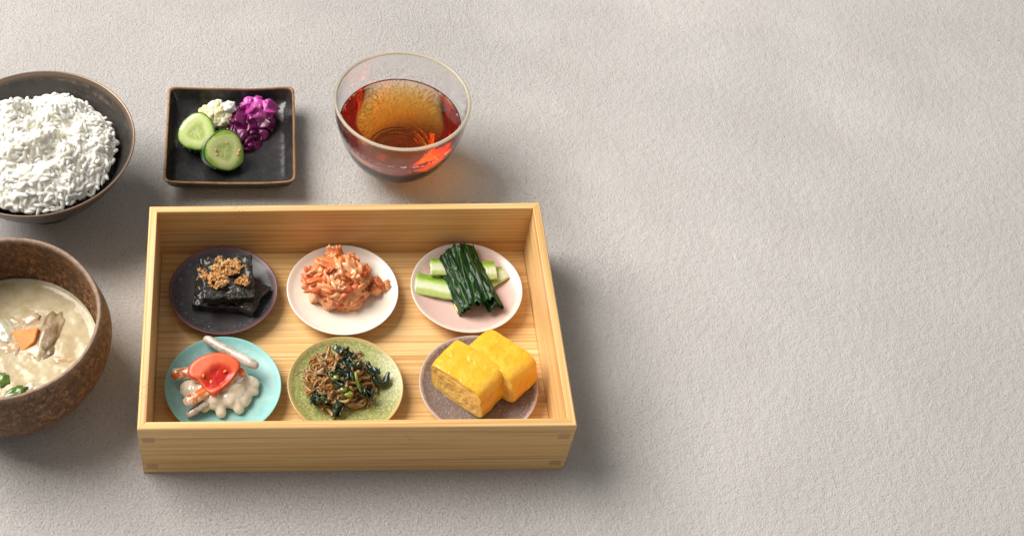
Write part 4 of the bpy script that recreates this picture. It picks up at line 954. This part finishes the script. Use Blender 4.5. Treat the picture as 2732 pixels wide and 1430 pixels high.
# ================================================================== rolled omelette
def build_omelette():
    x, y, zp = PL['egg']
    m = NT('omelette_skin'); v = m.coord()
    c = m.ramp(m.noise(v, 75, 4, 0.6), [(0.3, (0.82, 0.385, 0.012)), (0.5, (0.85, 0.455, 0.026)), (0.72, (0.87, 0.545, 0.075))])
    m.color(c); m.set(Roughness=0.22); m.sss(0.35, (1, .7, .2), 0.004)
    pit = m.ramp(m.vor(v, 430), [(0.0, 0.0), (0.30, 1.0)])
    m.bump(m.math('ADD', m.math('MULTIPLY', pit, m.ramp(m.noise(v, 90, 2), [(0.45, 0.0), (0.6, 1.0)])), m.math('MULTIPLY', m.noise(v, 80, 3), 1.2)), 0.34, 0.0012)
    m.b.inputs['Coat Weight'].default_value = 0.45; m.b.inputs['Coat Roughness'].default_value = 0.1
    k = NT('omelette_cut'); v = k.coord()
    k.color(k.ramp(k.attr('rim'), [(0.0, (0.66, 0.32, 0.03)), (0.45, (0.83, 0.52, 0.10)), (0.85, (0.87, 0.62, 0.20)), (1.0, (0.85, 0.50, 0.06))]))
    k.set(Roughness=0.3); k.sss(0.4, (1, .7, .25), 0.004); k.bump(k.noise(v, 330, 4, 0.65), 0.5, 0.0010); k.b.inputs['Coat Weight'].default_value = 0.3
    def outline(t, Wd, H, lean, sd):                      # cross-section in (y, z), z from 0
        a = 2 * math.pi * t; n = 5.0
        ca, sa = math.cos(a), math.sin(a)
        r = (abs(ca) ** n + abs(sa) ** n) ** (-1 / n)
        yy, zz = r * ca * Wd / 2, r * sa * H / 2
        yy += lean * zz
        k_ = 1 + 0.03 * n3(ca * 2 + sd, sa * 2, sd)
        return yy * k_, max(0.0, zz * k_ + H / 2)
    def piece(label, loc, rz, T, Wd, H, sd, ry=0.0, rx=0.0):
        root = empty('omelette_piece', loc); root.rotation_euler = (rx, ry, rz)
        tag(root, label, 'omelette', 'pieces of rolled omelette')
        NS, NX = 96, 20; V, Fc = [], []
        def sh(i, t):
            xx = (i / NX - 0.5) * T; b = 1 - 0.025 * (2 * i / NX - 1) ** 6
            yy, zz = outline(t, Wd, H, 0.16, sd)
            d = 0.0006 * fbm((xx * 90 + sd, yy * 90, zz * 90), 3)
            return Vector((xx + 0.0010 * n3(yy * 90, zz * 90, sd) * (2 * abs(i / NX - 0.5)), yy * b + d, (zz - H / 2) * b + H / 2 + d))
        for i in range(NX + 1):
            for q in range(NS): V.append(sh(i, q / NS))
        for i in range(NX):
            for q in range(NS):
                q2 = (q + 1) % NS; Fc.append((i * NS + q, (i + 1) * NS + q, (i + 1) * NS + q2, i * NS + q2))
        me = mesh_from('roll', V, Fc)
        bm = bmesh.new(); bm.from_mesh(me); bmesh.ops.recalc_face_normals(bm, faces=bm.faces); bm.to_mesh(me); bm.free()
        link('roll', me, m.m, root)
        for end, sg in ((0, -1), (NX, 1)):
            NR = 34; V, Fc, A = [], [], []
            cen = sum((sh(end, q / NS) for q in range(NS)), Vector()) / NS + Vector((0, -0.0006, -0.001))
            for i in range(NR + 1):
                r = i / NR
                for q in range(NS):
                    t = q / NS; p = cen.lerp(sh(end, t), r)
                    ph = (r * 4.2 + t + 0.32 * n3(p.y * 90, p.z * 90, sd)) % 1.0
                    gro = math.exp(-((ph - 0.5) / 0.10) ** 2) * (1 if r < 0.93 else 0) * min(1, (0.93 - r) * 8 if r < 0.93 else 0)
                    gro *= 0.55 + 0.6 * n3(p.y * 160 + 3, p.z * 160, sd)
                    p.x += sg * (-0.0008 * max(0, gro) + 0.0005 * math.sin(math.pi * r) + 0.0005 * fbm((p.y * 220, p.z * 220, sd), 2) * (1 - r ** 6))
                    V.append(p); A.append(max(0.0, min(1.0, 0.92 - 0.62 * gro if r < 0.96 else 1.0)))
            for i in range(NR):
                for q in range(NS):
                    q2 = (q + 1) % NS; f = (i * NS + q, (i + 1) * NS + q, (i + 1) * NS + q2, i * NS + q2)
                    Fc.append(f if sg > 0 else f[::-1])
            me = mesh_from('cut_face', V, Fc); a_ = me.attributes.new('rim', 'FLOAT', 'POINT'); a_.data.foreach_set('value', A)
            link('cut_face', me, k.m, root)
    a = at(1253, 1014, zp + 0.0135); piece('yellow rolled omelette piece with its spiral cut face showing', (a.x, a.y, zp), R(46), 0.0285, 0.0455, 0.0285, 1.0, rx=R(-4))
    b = at(1336, 982, zp + 0.0125); piece('yellow rolled omelette piece covered at one end by its neighbour', (b.x, b.y, zp + 0.0005), R(44), 0.0270, 0.0450, 0.0262, 6.0, rx=R(-6), ry=R(4))
build_omelette()
